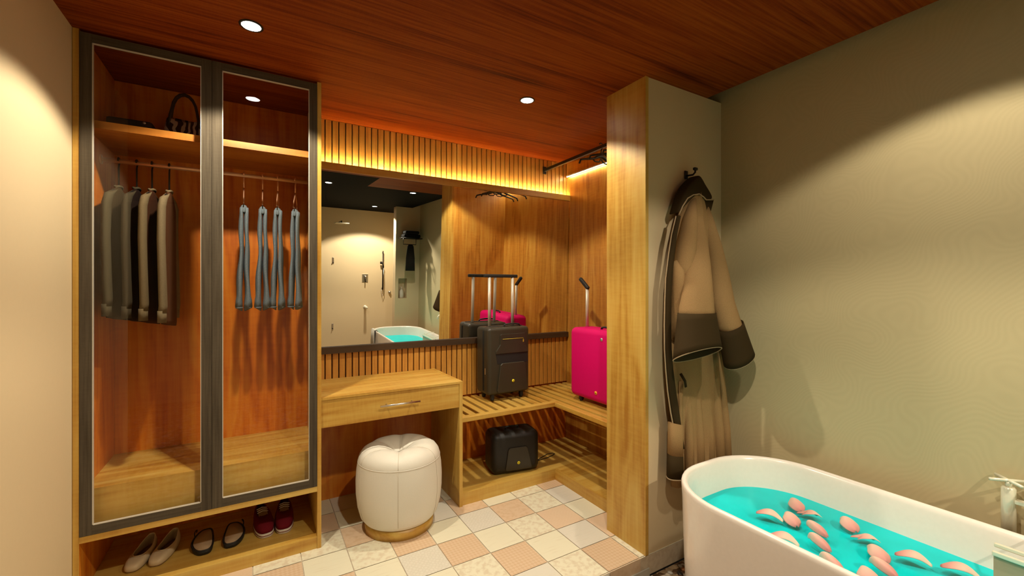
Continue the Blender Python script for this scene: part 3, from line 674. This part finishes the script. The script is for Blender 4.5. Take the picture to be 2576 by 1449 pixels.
# local x runs along the wall (world +Y), local -y faces world +X ... the wide face looks to world -X
W, D, Z0, Z1 = .58, .22, .032, .520
obj('shell', bx((-W/2, -D/2, Z0), (W/2, D/2, Z1), bev=.040, seg=6), M_pink, t, True)
bm = new_bm(); tube(bm, [(.0-W/2+.0, 0, Z0+.06), (-W/2-.0005, 0, Z1-.06), (-W/2+.02, 0, Z1-.016), (-W/2+.05, 0, Z1+.0005), (W/2-.05, 0, Z1+.0005), (W/2-.02, 0, Z1-.016), (W/2+.0005, 0, Z1-.06), (W/2+.0005, 0, Z0+.06), (W/2-.02, 0, Z0+.014), (-W/2+.02, 0, Z0+.014)], .0022, 6, closed=True); obj('shell_seam', bm, M_pink, t, True)
FB = Matrix.Rotation(PI, 4, 'Z')@T(0, -D/2+.0005, 0)
def pb(xl, z, m, r): return badge(t, T(xl, D/2, z)@Matrix.Rotation(PI, 4, 'Z'), m, r)
pb(.005, .100, M_orange, .012)
pb(-.050, .462, M_silver, .011)
bm = new_bm(); tube(bm, [(.235, -.012, Z1-.012), (.235, -.012, .800)], .0105, 12, flat=1.2)
obj('telescopic_tube', bm, M_alu, t, True)
bm = new_bm(); box(bm, (-.016, -.013, -.01), (.105, .013, .016), bev=.008, seg=3, M=T(.236, -.012, .803)@Matrix.Rotation(R(-40), 4, 'Y')); obj('grip', bm, M_rubber, t, True)
bm = new_bm(); tube(bm, [(-.10, .04, Z1-.003), (-.09, .04, Z1+.014), (.00, .04, Z1+.016), (.02, .04, Z1+.012), (.03, .04, Z1-.003)], .007, 8); obj('carry_handle', bm, M_rubber, t, True)
for x in (-.20, .20):
    for y in (-.07, .07):
        wh = new_bm(); box(wh, (x-.014, y-.012, .014), (x+.014, y+.012, Z0+.006), bev=.003); w_ = obj('wheel_fork', wh, M_rubber, t)
        wh = new_bm(); cyl(wh, (x, y-.008, .0132), .013, .016, 20, 'y'); obj('wheel', wh, M_rubber, w_, True)

# ------------------------------------------------------------------ small black case on the plinth
t = thing('vanity_case', 'small black vanity case on the low plinth under the slatted shelf', 'case', (1.555, 2.625, .0605), R(-10))
W, D, Z0, Z1 = .352, .20, .004, .285
obj('shell', bx((-W/2, -D/2, Z0), (W/2, D/2, Z1), bev=.045, seg=6), M_blackdark, t, True)
FM = T(0, -D/2+.004, 0)
bm = new_bm(); prism(bm, [(-.070, .030), (.105, .030), (.112, .040), (.080, .172), (.068, .184), (-.052, .184), (-.064, .172), (-.084, .040)], FM, .013, bev=.004, seg=3); p = obj('front_pocket', bm, M_blackplastic, t)
badge(p, T(.010, -D/2-.0095, .080), M_yellow)
bm = new_bm(); tube(bm, [(-.12, -.05, Z1-.006), (.11, -.05, Z1-.006)], .0022, 6); obj('zip_line', bm, M_gold, t, True)
bm = new_bm(); tube(bm, [(-.05, 0, Z1-.002), (-.045, 0, Z1+.012), (.0, 0, Z1+.016), (.045, 0, Z1+.012), (.05, 0, Z1-.002)], .006, 8); obj('carry_handle', bm, M_rubber, t, True)
bm = new_bm(); pts = [(W/2-.004, .02, .05), (W/2+.05, .05, .004), (W/2+.14, .075, .003), (W/2+.20, .105, .003), (W/2+.225, .125, .003), (W/2+.215, .145, .003), (W/2+.17, .140, .003), (W/2+.10, .095, .003), (W/2+.05, .06, .003)]
tube(bm, pts, .0028, 6); obj('wrist_strap', bm, M_rubber, t, True)

# ------------------------------------------------------------------ bathtub, water, petals
def rrect(x0, x1, y0, y1, r, z, n=12):
    out = []
    for cx, cy, a0 in ((x1-r, y1-r, 0), (x0+r, y1-r, 90), (x0+r, y0+r, 180), (x1-r, y0+r, 270)):
        for k in range(n+1):
            a = R(a0+90*k/n); out.append((cx+r*math.cos(a), cy+r*math.sin(a), z))
    # intermediate points on the long sides keep the shading even
    return out
TX0, TX1, TY0, TY1, TZ = 1.462, 2.195, -.86, 1.290, .52
t = thing('bathtub', 'white freestanding oval bathtub with rounded end near the robe', 'bathtub', (0, 0, 0))
bm = new_bm()
def TR(i, z, r): return rrect(TX0+i, TX1-i, TY0+i, TY1-i, r, z)
rs = [TR(.035, -.103, .26), TR(.028, -.09, .268), TR(.012, .20, .29), TR(.004, .45, .30), TR(.0, .50, .305), TR(.0005, .512, .304), TR(.004, .5185, .30), TR(.010, .520, .295), TR(.018, .5185, .288), TR(.024, .512, .282), TR(.028, .500, .278), TR(.034, .47, .27), TR(.058, .35, .25), TR(.085, .20, .22), TR(.13, .08, .18), TR(.20, .05, .12)]
rings(bm, rs); obj('tub_shell', bm, M_tub, t, True)
ZW = .385
bm = new_bm(); rings(bm, [TR(.0505, ZW, .255), TR(.14, ZW+.0002, .17)], cap0=False, cap1=True)
tag(obj('bath_water', bm, M_water, None, False), 'bright turquoise bath water filling the white tub', 'water')
def petal_bm(L, Wd, cup, curl, notch):
    bm = new_bm(); nu, nv = 10, 10; g = []
    for i in range(nu+1):
        u = i/nu; row = []
        wd = Wd*math.sin(PI*min(1, u*.62+.04))**.8 if not notch else Wd*(.55+.45*math.sin(PI*(.15+u*.7)))
        if not notch: wd *= math.sqrt(max(.02, 1-u**5))*(.35+.65*min(1, u*2.2))
        for j in range(nv+1):
            v = j/nv*2-1
            x = (u-.5)*L + (notch*abs(v)**1.5*.35*L if u > .7 else 0)
            y = v*wd/2
            z = cup*(1-v*v)*(.4+.6*math.sin(PI*u)) + curl*math.sin(PI*u) - curl*.5*u*u
            row.append(bm.verts.new((x, y, z)))
        g.append(row)
    for i in range(nu):
        for j in range(nv): bm.faces.new([g[i][j], g[i+1][j], g[i+1][j+1], g[i][j+1]])
    return bm
PK = []
for L, Wd, cup, curl, notch in ((.094, .064, .022, .012, 0), (.062, .056, .012, .010, .8), (.102, .040, .022, .022, 0)):
    o = solid(subdiv(obj('rose_petal', petal_bm(L, Wd, cup, curl, notch), M_petal, None, True), 1), .0014); PK.append(o)
# x, y, kind, heading, tilt, where
PET = [(1.988, .965, 0, -130, 12, 'pink rose petal near the back rim, topmost of the petals'),
       (1.791, .968, 0, 115, 35, 'pointed pink rose petal farthest left on the water'),
       (1.848, .915, 0, -128, 12, 'rounded pink petal touching the pointed leftmost one'),
       (1.956, .889, 1, 140, 30, 'notched pink petal below the topmost petal by the back rim'),
       (1.842, .818, 2, -120, 50, 'thin edge-on pink petal, first of two dark slivers'),
       (1.672, .851, 0, 110, 30, 'pink petal partly hidden by the near rim on the left'),
       (1.756, .773, 2, -118, 40, 'curled pink petal, second of two dark slivers'),
       (2.003, .780, 0, -128, 12, 'rounded pink petal alone near the back rim'),
       (1.946, .696, 1, 140, 30, 'notched pink petal just above a rounded one, centre right'),
       (1.869, .642, 0, -128, 12, 'large rounded pink petal under the notched one, centre right'),
       (1.662, .694, 2, -118, 36, 'curled pink petal against the near rim, centre'),
       (1.778, .594, 2, -120, 48, 'edge-on pink petal below the large rounded one'),
       (1.931, .564, 0, 112, 32, 'pointed pink petal right of centre, tip to the left'),
       (1.980, .460, 0, 112, 32, 'pointed pink petal nearest the back rim at right'),
       (1.695, .607, 0, -140, 14, 'pale pink petal near the bottom edge by the near rim'),
       (1.715, .500, 0, -125, 14, 'dusky pink petal at the bottom edge of the view')]
for i, (x, y, k, h, tl, lb) in enumerate(PET):
    first = [q for q in range(len(PET)) if PET[q][2] == k][0] == i
    o = PK[k] if first else PK[k].copy()
    if not first: COL.objects.link(o)
    o.location = (x, y, ZW+.016+.0002*tl); o.rotation_euler = (R(tl*.6), R(-tl*.25), R(h))
    tag(o, lb, 'petal', 'rose petals floating on the bath water')

# ------------------------------------------------------------------ bath filler on the right wall, rail box on the tub
t = thing('bath_tap', 'cream enamel wall tap with cross handle above the tub rim', 'tap', (2.245, .403, .50))
bm = new_bm(); tube(bm, [(0, 0, -.02), (0, 0, .145), (0, 0, .150)], [.0185, .0185, .015], 20); bdy = obj('tap_body', bm, M_whitemetal, t, True)
bm = new_bm(); tube(bm, [(0, 0, .150), (0, 0, .168)], .009, 14); tube(bm, [(-.038, -.038, .172), (.038, .038, .172)], .0052, 10); tube(bm, [(-.038, .038, .172), (.038, -.038, .172)], .0052, 10); obj('cross_handle', bm, M_whitemetal, t, True)
bm = new_bm(); box(bm, (-.012, -.19, .098), (.012, -.015, .112), bev=.003); obj('bridge_arm', bm, M_whitemetal, t)
bm = new_bm(); tube(bm, [(0, 0, .05), (.044, 0, .05)], .012, 14); obj('wall_mount', bm, M_whitemetal, t, True)
bm = new_bm(); tube(bm, [(0, -.19, -.0), (0, -.19, .105), (0, -.19, .20), (0, -.195, .26), (-.02, -.20, .30), (-.06, -.20, .31), (-.09, -.20, .285), (-.10, -.20, .25)], .011, 12); obj('swan_spout', bm, M_whitemetal, t, True)
t = thing('bath_caddy', 'cream metal bath rack hooked over the back rim below the tap', 'rack', (2.055, -.07, .388))
bm = new_bm(); box(bm, (-.006, 0, .115), (.006, .47, .128), bev=.003); box(bm, (-.030, 0, .095), (-.018, .47, .110), bev=.003); obj('rack_bars', bm, M_whitemetal, t)
bm = new_bm(); box(bm, (-.020, .0, -.012), (.004, .468, .0945), bev=.002); obj('rack_panel', bm, plain('taupe_enamel', (.60, .42, .27), .6), t)
bm = new_bm()
for y in (.06, .40): tube(bm, [(0, y, .122), (.05, y, .145), (.12, y, .145), (.146, y, .138)], .004, 8)
obj('rim_hooks', bm, M_whitemetal, t, True)

# ------------------------------------------------------------------ bathrobe on its hook
t = thing('wall_hook', 'small black robe hook on the beige partition wall', 'hook', (1.976, YP, 1.945))
bm = new_bm(); box(bm, (-.012, -.006, -.022), (.012, .0, .022), bev=.002); tube(bm, [(0, -.004, -.005), (0, -.045, -.008), (0, -.058, .002), (0, -.058, .022)], .005, 8); box(bm, (-.013, -.066, .012), (.013, -.052, .026), bev=.003); obj('hook_body', bm, M_darkmetal, t, True)
t = thing('bathrobe', 'tan terry bathrobe with dark cuffs and lapel hanging on the partition', 'bathrobe', (0, 0, 0))
body = [(1.86, 1.945, 2.01), (1.80, 1.90, 2.05), (1.69, 1.858, 2.100), (1.56, 1.816, 2.140), (1.39, 1.774, 2.180), (1.22, 1.768, 2.185), (1.05, 1.783, 2.185), (.90, 1.797, 2.190), (.76, 1.816, 2.198), (.63, 1.822, 2.208), (.50, 1.822, 2.225), (.42, 1.816, 2.240), (.33, 1.812, 2.250)]
rs = []
for i, (z, x0, x1) in enumerate(body):
    n = 64; ring = []; k = min(1, i/6)
    cx, hw = (x0+x1)/2, (x1-x0)/2
    for j in range(n):
        a = 2*PI*j/n; c_, s_ = math.cos(a), math.sin(a)
        fold = (.5+.5*math.cos(a*9+.6))*(.006+.020*max(0, (i-6)/6)) if s_ < 0 else 0
        dy = (.040+.012*k)*s_ - (fold*abs(s_) if s_ < 0 else 0)
        x = cx+hw*c_
        ring.append((x, min(1.500, 1.462+dy), z))
    rs.append(ring)
bm = new_bm(); rings(bm, rs); obj('robe_body', bm, M_robe, t, True)
def sleeve(rows, squash=.78, wr=0, phase=0):
    bm = new_bm(); rs = []; n = 40
    for i, ((x, y, z), wd) in enumerate(rows):
        rs.append([(x+wd*1.02*math.cos(a)*(1+wr*math.sin(4*a+phase+i*.5)), y+wd*squash*math.sin(a)*(1+wr*math.sin(4*a+phase)), z+.0*wd*math.sin(a)) for a in [2*PI*j/n for j in range(n)]])
    rings(bm, rs, cap0=True, cap1=False); return bm
s1 = [((1.978, 1.455, 1.84), .016), ((1.975, 1.44, 1.724), .034), ((1.957, 1.42, 1.597), .054), ((1.910, 1.385, 1.471), .070), ((1.865, 1.355, 1.35), .084), ((1.840, 1.340, 1.238), .0955), ((1.835, 1.335, 1.195), .0985)]
s2 = [((2.051, 1.462, 1.83), .018), ((2.080, 1.445, 1.693), .036), ((2.100, 1.425, 1.565), .046), ((2.108, 1.40, 1.415), .055), ((2.109, 1.375, 1.266), .061), ((2.113, 1.352, 1.18), .064), ((2.117, 1.343, 1.143), .066), ((2.122, 1.339, 1.105), .065)]
a1 = solid(obj('sleeve', sleeve(s1, .72, .035), M_robe, t, True), .004)
def cuff(name, top, bot, tz, squash, par, tip=0, tiltx=0):
    bm = new_bm(); rs = []; n = 48
    for k in range(7):
        q = k/6; c = [top[0][i]+(bot[0][i]-top[0][i])*q for i in range(3)]; wd = top[1]+(bot[1]-top[1])*q
        rs.append([(c[0]+wd*1.03*math.cos(a), c[1]+wd*squash*math.sin(a), c[2]+q*tip*math.sin(a)*wd+q*tiltx*math.cos(a)*wd+(1-q)*tiltx*.8*math.cos(a)*wd) for a in [2*PI*j/n for j in range(n)]])
    rings(bm, rs, cap0=False, cap1=False); o = solid(obj('cuff', bm, M_robedark, par, True), .005); o['label'] = 'dark olive sleeve cuff'
    bm = new_bm(); tube(bm, rs[-1], .0028, 6, closed=True); obj('cuff_piping', bm, M_piping, o, True)
    return o
cuff('c', ((1.836, 1.335, 1.219), .1045), ((1.808, 1.312, 1.022), .132), 0, .66, a1, tip=-.34)
a2 = solid(obj('sleeve', sleeve(s2, .80, .03, 1), M_robe, t, True), .004)
cuff('c', ((2.117, 1.343, 1.145), .0665), ((2.150, 1.315, .970), .078), 0, .85, a2, tip=-.02, tiltx=.55)
# hood / collar folded over the hook
out_ = [(1.976, 1.925), (1.945, 1.905), (1.880, 1.853), (1.845, 1.779), (1.815, 1.705), (1.842, 1.751), (1.878, 1.795), (1.918, 1.816), (1.963, 1.826), (2.002, 1.815), (2.025, 1.803), (2.115, 1.817), (2.05, 1.863), (2.00, 1.905)]
bm = new_bm()
hx_ = [(1.965+(x-1.965)*1.10, 1.83+(z-1.83)*1.09) for x, z in out_]
rs = [[(x, 1.490, z) for x, z in hx_], [(x, 1.470, z) for x, z in hx_], [(1.95+(x-1.95)*.97, 1.435-.012*(1-min(1, abs(x-1.96)/.16)), z) for x, z in hx_], [(1.95+(x-1.95)*.90, 1.420-.014*(1-min(1, abs(x-1.96)/.14)), 1.83+(z-1.83)*.90) for x, z in hx_]]
rings(bm, rs); o = subdiv(obj('hood', bm, M_robedark, t, True), 2); o['label'] = 'dark folded robe hood'
bm = new_bm(); tube(bm, [(x, 1.424-.010*(1-min(1, abs(x-1.96)/.16)), z) for x, z in out_[4:11]+[(2.098, 1.812)]], .0036, 6); obj('hood_piping', bm, M_piping, o, True)
bm = new_bm(); tri = [(2.018, 1.800), (2.112, 1.815), (2.072, 1.715)]; rings(bm, [[(x, 1.47, z) for x, z in tri], [(x, 1.432, z) for x, z in tri]]); obj('hood_corner', bm, M_robedark, o)
# lapel band down the left side
lap = [(1.812, 1.70, .010), (1.782, 1.605, .013), (1.762, 1.506, .015), (1.742, 1.388, .016), (1.737, 1.272, .017), (1.735, 1.156, .018), (1.738, 1.039, .019), (1.748, .942, .021), (1.766, .832, .025), (1.790, .720, .026), (1.815, .617, .022), (1.838, .532, .012)]
bm = new_bm(); rs = [[(x-wd, 1.435, z), (x-wd*.6, 1.420, z), (x+wd*.6, 1.412, z), (x+wd, 1.420, z), (x+wd*.8, 1.440, z)] for x, z, wd in lap]; rings(bm, rs)
o = obj('lapel', bm, M_robedark, t, True); o['label'] = 'dark lapel band'
bm = new_bm(); tube(bm, [(x-wd, 1.430, z) for x, z, wd in lap], .0032, 6); obj('lapel_piping', bm, M_piping, o, True)
bm = new_bm(); rings(bm, [[(x, 1.425, z), (x+.017, 1.418, z), (x+.018, 1.424, z), (x, 1.431, z)] for x, z in ((1.828, .87), (1.824, .72), (1.822, .55), (1.820, .36))]); obj('belt', bm, M_robe, t, True)
bm = new_bm(); tube(bm, [(1.806, 1.405, .915), (1.826, 1.395, .878), (1.846, 1.405, .845)], .007, 8, flat=.5); o = obj('belt_loop', bm, M_robedark, t, True)
def hemcloth(z0, z1, k0, k1): 
    return [[(1.808+k*math.cos(q)+.004*math.sin(3*q), 1.438+.034*math.sin(q), z-.010*math.cos(q)) for q in [2*PI*j/32 for j in range(32)]] for z, k in ((z0, k0), ((z0+z1)/2, (k0+k1)/2), (z1, k1))]
bm = new_bm(); rings(bm, hemcloth(.502, .385, .0475, .0545)); o = obj('hem_band', bm, M_robedark, t, True); o['label'] = 'dark hem band at lower left'
bm = new_bm(); tube(bm, hemcloth(.502, .385, .0475, .0545)[-1], .003, 6, closed=True); obj('hem_piping', bm, M_piping, o, True)
bm = new_bm(); rings(bm, hemcloth(.66, .500, .040, .0470)); obj('hem_cloth', bm, M_robe, t, True)
# gathered shoulder roll at the left
bm = new_bm(); tube(bm, [(1.800, 1.43, 1.47), (1.790, 1.405, 1.42), (1.790, 1.400, 1.36), (1.794, 1.405, 1.28), (1.795, 1.42, 1.18), (1.795, 1.44, 1.08)], [.016, .028, .033, .034, .030, .018], 16); obj('side_fold', bm, M_robe, t, True)
bm = new_bm(); tube(bm, [(1.945, 1.44, 1.80), (1.900, 1.425, 1.68), (1.862, 1.415, 1.55), (1.838, 1.41, 1.44), (1.85, 1.405, 1.30)], [.020, .040, .050, .050, .040], 18); obj('side_fold', bm, M_robe, t, True)
# hanging folds of the skirt
for x0, x1, r0, r1 in ((1.895, 1.885, .018, .026), (1.955, 1.960, .022, .034), (2.035, 2.045, .020, .034), (2.105, 2.13, .024, .036), (2.165, 2.20, .018, .030)):
    bm = new_bm(); tube(bm, [(x0, 1.452, 1.06), (x0+(x1-x0)*.4, 1.436, .82), (x0+(x1-x0)*.7, 1.418, .58), (x1, 1.415, .335)], [r0, (r0*.6+r1*.4), (r0*.3+r1*.7), r1], 16); obj('skirt_fold', bm, M_robe, t, True)

# ------------------------------------------------------------------ shower end of the room (seen in the mirror)
YW = -1.9995
t = thing('shower_mixer', 'square steel shower mixer with lever, seen in the mirror', 'shower mixer', (1.632, YW, 1.244))
obj('plate', bx((-.05, 0, -.09), (.05, .008, .05), bev=.002), M_steel, t)
bm = new_bm(); cyl(bm, (0, .008, 0), .026, .035, 20, 'y'); obj('valve', bm, M_steel, t, True)
bm = new_bm(); tube(bm, [(0, .035, 0), (0, .05, -.09)], .008, 8); obj('lever', bm, M_darkmetal, t, True)
t = thing('shower_rail', 'vertical shower slide rail with hand shower and hose, in mirror', 'shower rail', (1.927, YW, 0))
bm = new_bm(); tube(bm, [(0, .045, 1.02), (0, .045, 1.71)], .010, 12)
for z in (1.05, 1.68): tube(bm, [(0, 0, z), (0, .045, z)], .007, 8)
obj('rail_tube', bm, M_darkmetal, t, True)
bm = new_bm(); cyl(bm, (-.05, .06, 1.50), .022, .03, 16, 'x'); tube(bm, [(-.03, .06, 1.51), (0, .06, 1.46), (.012, .055, 1.42)], .010, 10); obj('hand_shower', bm, M_darkmetal, t, True)
bm = new_bm(); tube(bm, [(.012, .05, 1.42), (.02, .05, 1.2), (.018, .05, .98), (0, .045, .90), (-.018, .04, .98), (-.02, .02, 1.04)], .006, 8); obj('hose', bm, M_steel, t, True)
t = thing('stop_valve', 'small round steel wall outlet beside the shower rail, in mirror', 'valve', (2.060, YW, .976))
bm = new_bm(); cyl(bm, (0, 0, 0), .022, .03, 20, 'y'); obj('flange', bm, M_steel, t, True)
bm = new_bm(); cyl(bm, (0, .03, 0), .012, .012, 16, 'y'); obj('knob', bm, M_steel, t, True)
t = thing('bath_spout', 'round cream wall spout below the shower mixer, in mirror', 'spout', (1.638, YW, .715))
bm = new_bm(); cyl(bm, (0, 0, 0), .032, .006, 20, 'y'); obj('wall_rose', bm, M_whitemetal, t, True)
bm = new_bm(); tube(bm, [(0, 0, 0), (0, .15, 0)], .02, 14); obj('pipe', bm, M_whitemetal, t, True)
for z, lb in ((1.513, 'upper small steel body jet on the shower wall, in mirror'), (.389, 'lower small steel body jet on the shower wall, in mirror')):
    t = thing('body_jet', lb, 'shower jet', (1.106, YW, z), group='small body jets on the shower wall')
    obj('plate', bx((-.014, 0, -.055), (.014, .006, .055), bev=.002), M_steel, t)
    bm = new_bm(); cyl(bm, (0, .006, -.03), .009, .02, 14, 'y'); obj('nozzle', bm, M_darkmetal, t, True)
t = thing('rain_shower', 'flat white rain shower head on a thin arm, in mirror', 'shower head', (1.17, YW, 2.12))
obj('head_plate', bx((-.10, .32, -.012), (.10, .52, .0), bev=.003), M_whitemetal, t)
bm = new_bm(); tube(bm, [(0, 0, .03), (0, .42, .03), (0, .42, 0)], .009, 10); obj('arm', bm, M_darkmetal, t, True)
t = thing('towel_rack', 'black wall rack with folded towels above the niche, in mirror', 'rack', (2.10, -1.0495, 1.90))
bm = new_bm()
for x in (-.15, .15): tube(bm, [(x, 0, 0), (x, .24, 0)], .007, 8)
for y in (.04, .10, .16, .24): tube(bm, [(-.15, y, 0), (.15, y, 0)], .006, 8)
tube(bm, [(-.15, .24, 0), (-.15, .24, -.10), (.05, .24, -.10), (.05, .24, 0)], .006, 8)
obj('rack_frame', bm, M_darkmetal, t, True)
for k, (z, h, w_) in enumerate(((1.9085, .055, .13), (1.965, .05, .11))):
    tw = thing('folded_towel', ['black folded towel lying directly on the wall rack', 'black folded towel on top of the rack pile'][k], 'towel', (2.10, -.92, z))
    obj('towel_cloth', bx((-w_, -.10, 0), (w_, .10, h), bev=.018, seg=3), fabric('black_towel', (.012, .012, .012)), tw, True)
tw = thing('hanging_towel', 'dark towel hanging from the wall rack above the niche', 'towel', (2.065, -.81, 1.79))
bm = new_bm(); rings(bm, [[(hx*math.cos(2*PI*j/24), .015*math.sin(2*PI*j/24)*(1+.3*math.sin(6*PI*j/12)), z) for j in range(24)] for z, hx in ((.010, .03), (-.02, .05), (-.20, .07), (-.40, .075))]); obj('towel_cloth', bm, fabric('charcoal_towel', (.02, .018, .016)), tw, True)
t = thing('soap_bottle', 'white soap bottle standing in the wall niche, in mirror', 'bottle', (2.02, -1.11, .9405))
bm = new_bm(); lathe(bm, [(.030, 0), (.034, .01), (.034, .10), (.02, .135), (.010, .145)], 24); obj('bottle_body', bm, M_white, t, True)
bm = new_bm(); lathe(bm, [(.011, .145), (.011, .165), (.006, .17), (.006, .185)], 16); tube(bm, [(0, 0, .183), (-.03, 0, .183)], .004, 8); obj('pump', bm, M_white, t, True)
t = thing('bath_towel', 'white towel draped over the tub rim far end, in mirror', 'towel', (TX0, -.55, .52))
bm = new_bm(); P_ = [(-.022, -.30), (-.020, -.10), (-.014, .004), (.002, .010), (.022, .008), (.046, -.03), (.062, -.10)]
rings(bm, [[(x, y, z) for x, z in P_]+[(x+(.006 if i < 2 else 0), y, z+.006+(.0 if 1 < i < 6 else 0)) for i, (x, z) in reversed(list(enumerate(P_)))] for y in (-.10, -.05, 0, .05, .10)]); obj('towel_cloth', bm, fabric('white_towel', (.62, .58, .50)), t, True)
# pebbles in the strip between step and tub
rnd = random.Random(4); bm = new_bm()
cols = [plain('pebble_white', (.45, .40, .33), .5), plain('pebble_brown', (.16, .07, .025), .5), plain('pebble_black', (.02, .015, .012), .4), plain('pebble_rust', (.38, .14, .035), .5)]
for k in range(420):
    x, y = rnd.uniform(1.15, 2.2), rnd.uniform(1.0, 1.50)
    if x > 1.47 and y < 1.31: continue
    if y > 1.478 : continue
    sub = bmesh.new(); bmesh.ops.create_icosphere(sub, subdivisions=2, radius=1)
    r_ = rnd.uniform(.012, .022)
    for f in sub.faces: f.smooth = True
    Mx = T(x, y, -.101)@Matrix.Rotation(rnd.uniform(0, 6.28), 4, 'Z')@Matrix.Diagonal((r_, r_*rnd.uniform(.6, .9), r_*.45, 1))
    merge(bm, sub, rnd.choice([0, 1, 1, 2, 2, 3]), Mx)
o = obj('pebbles', bm, cols); tag(o, 'loose brown, black and white pebbles on the floor by the tub', 'pebbles', kind='stuff')
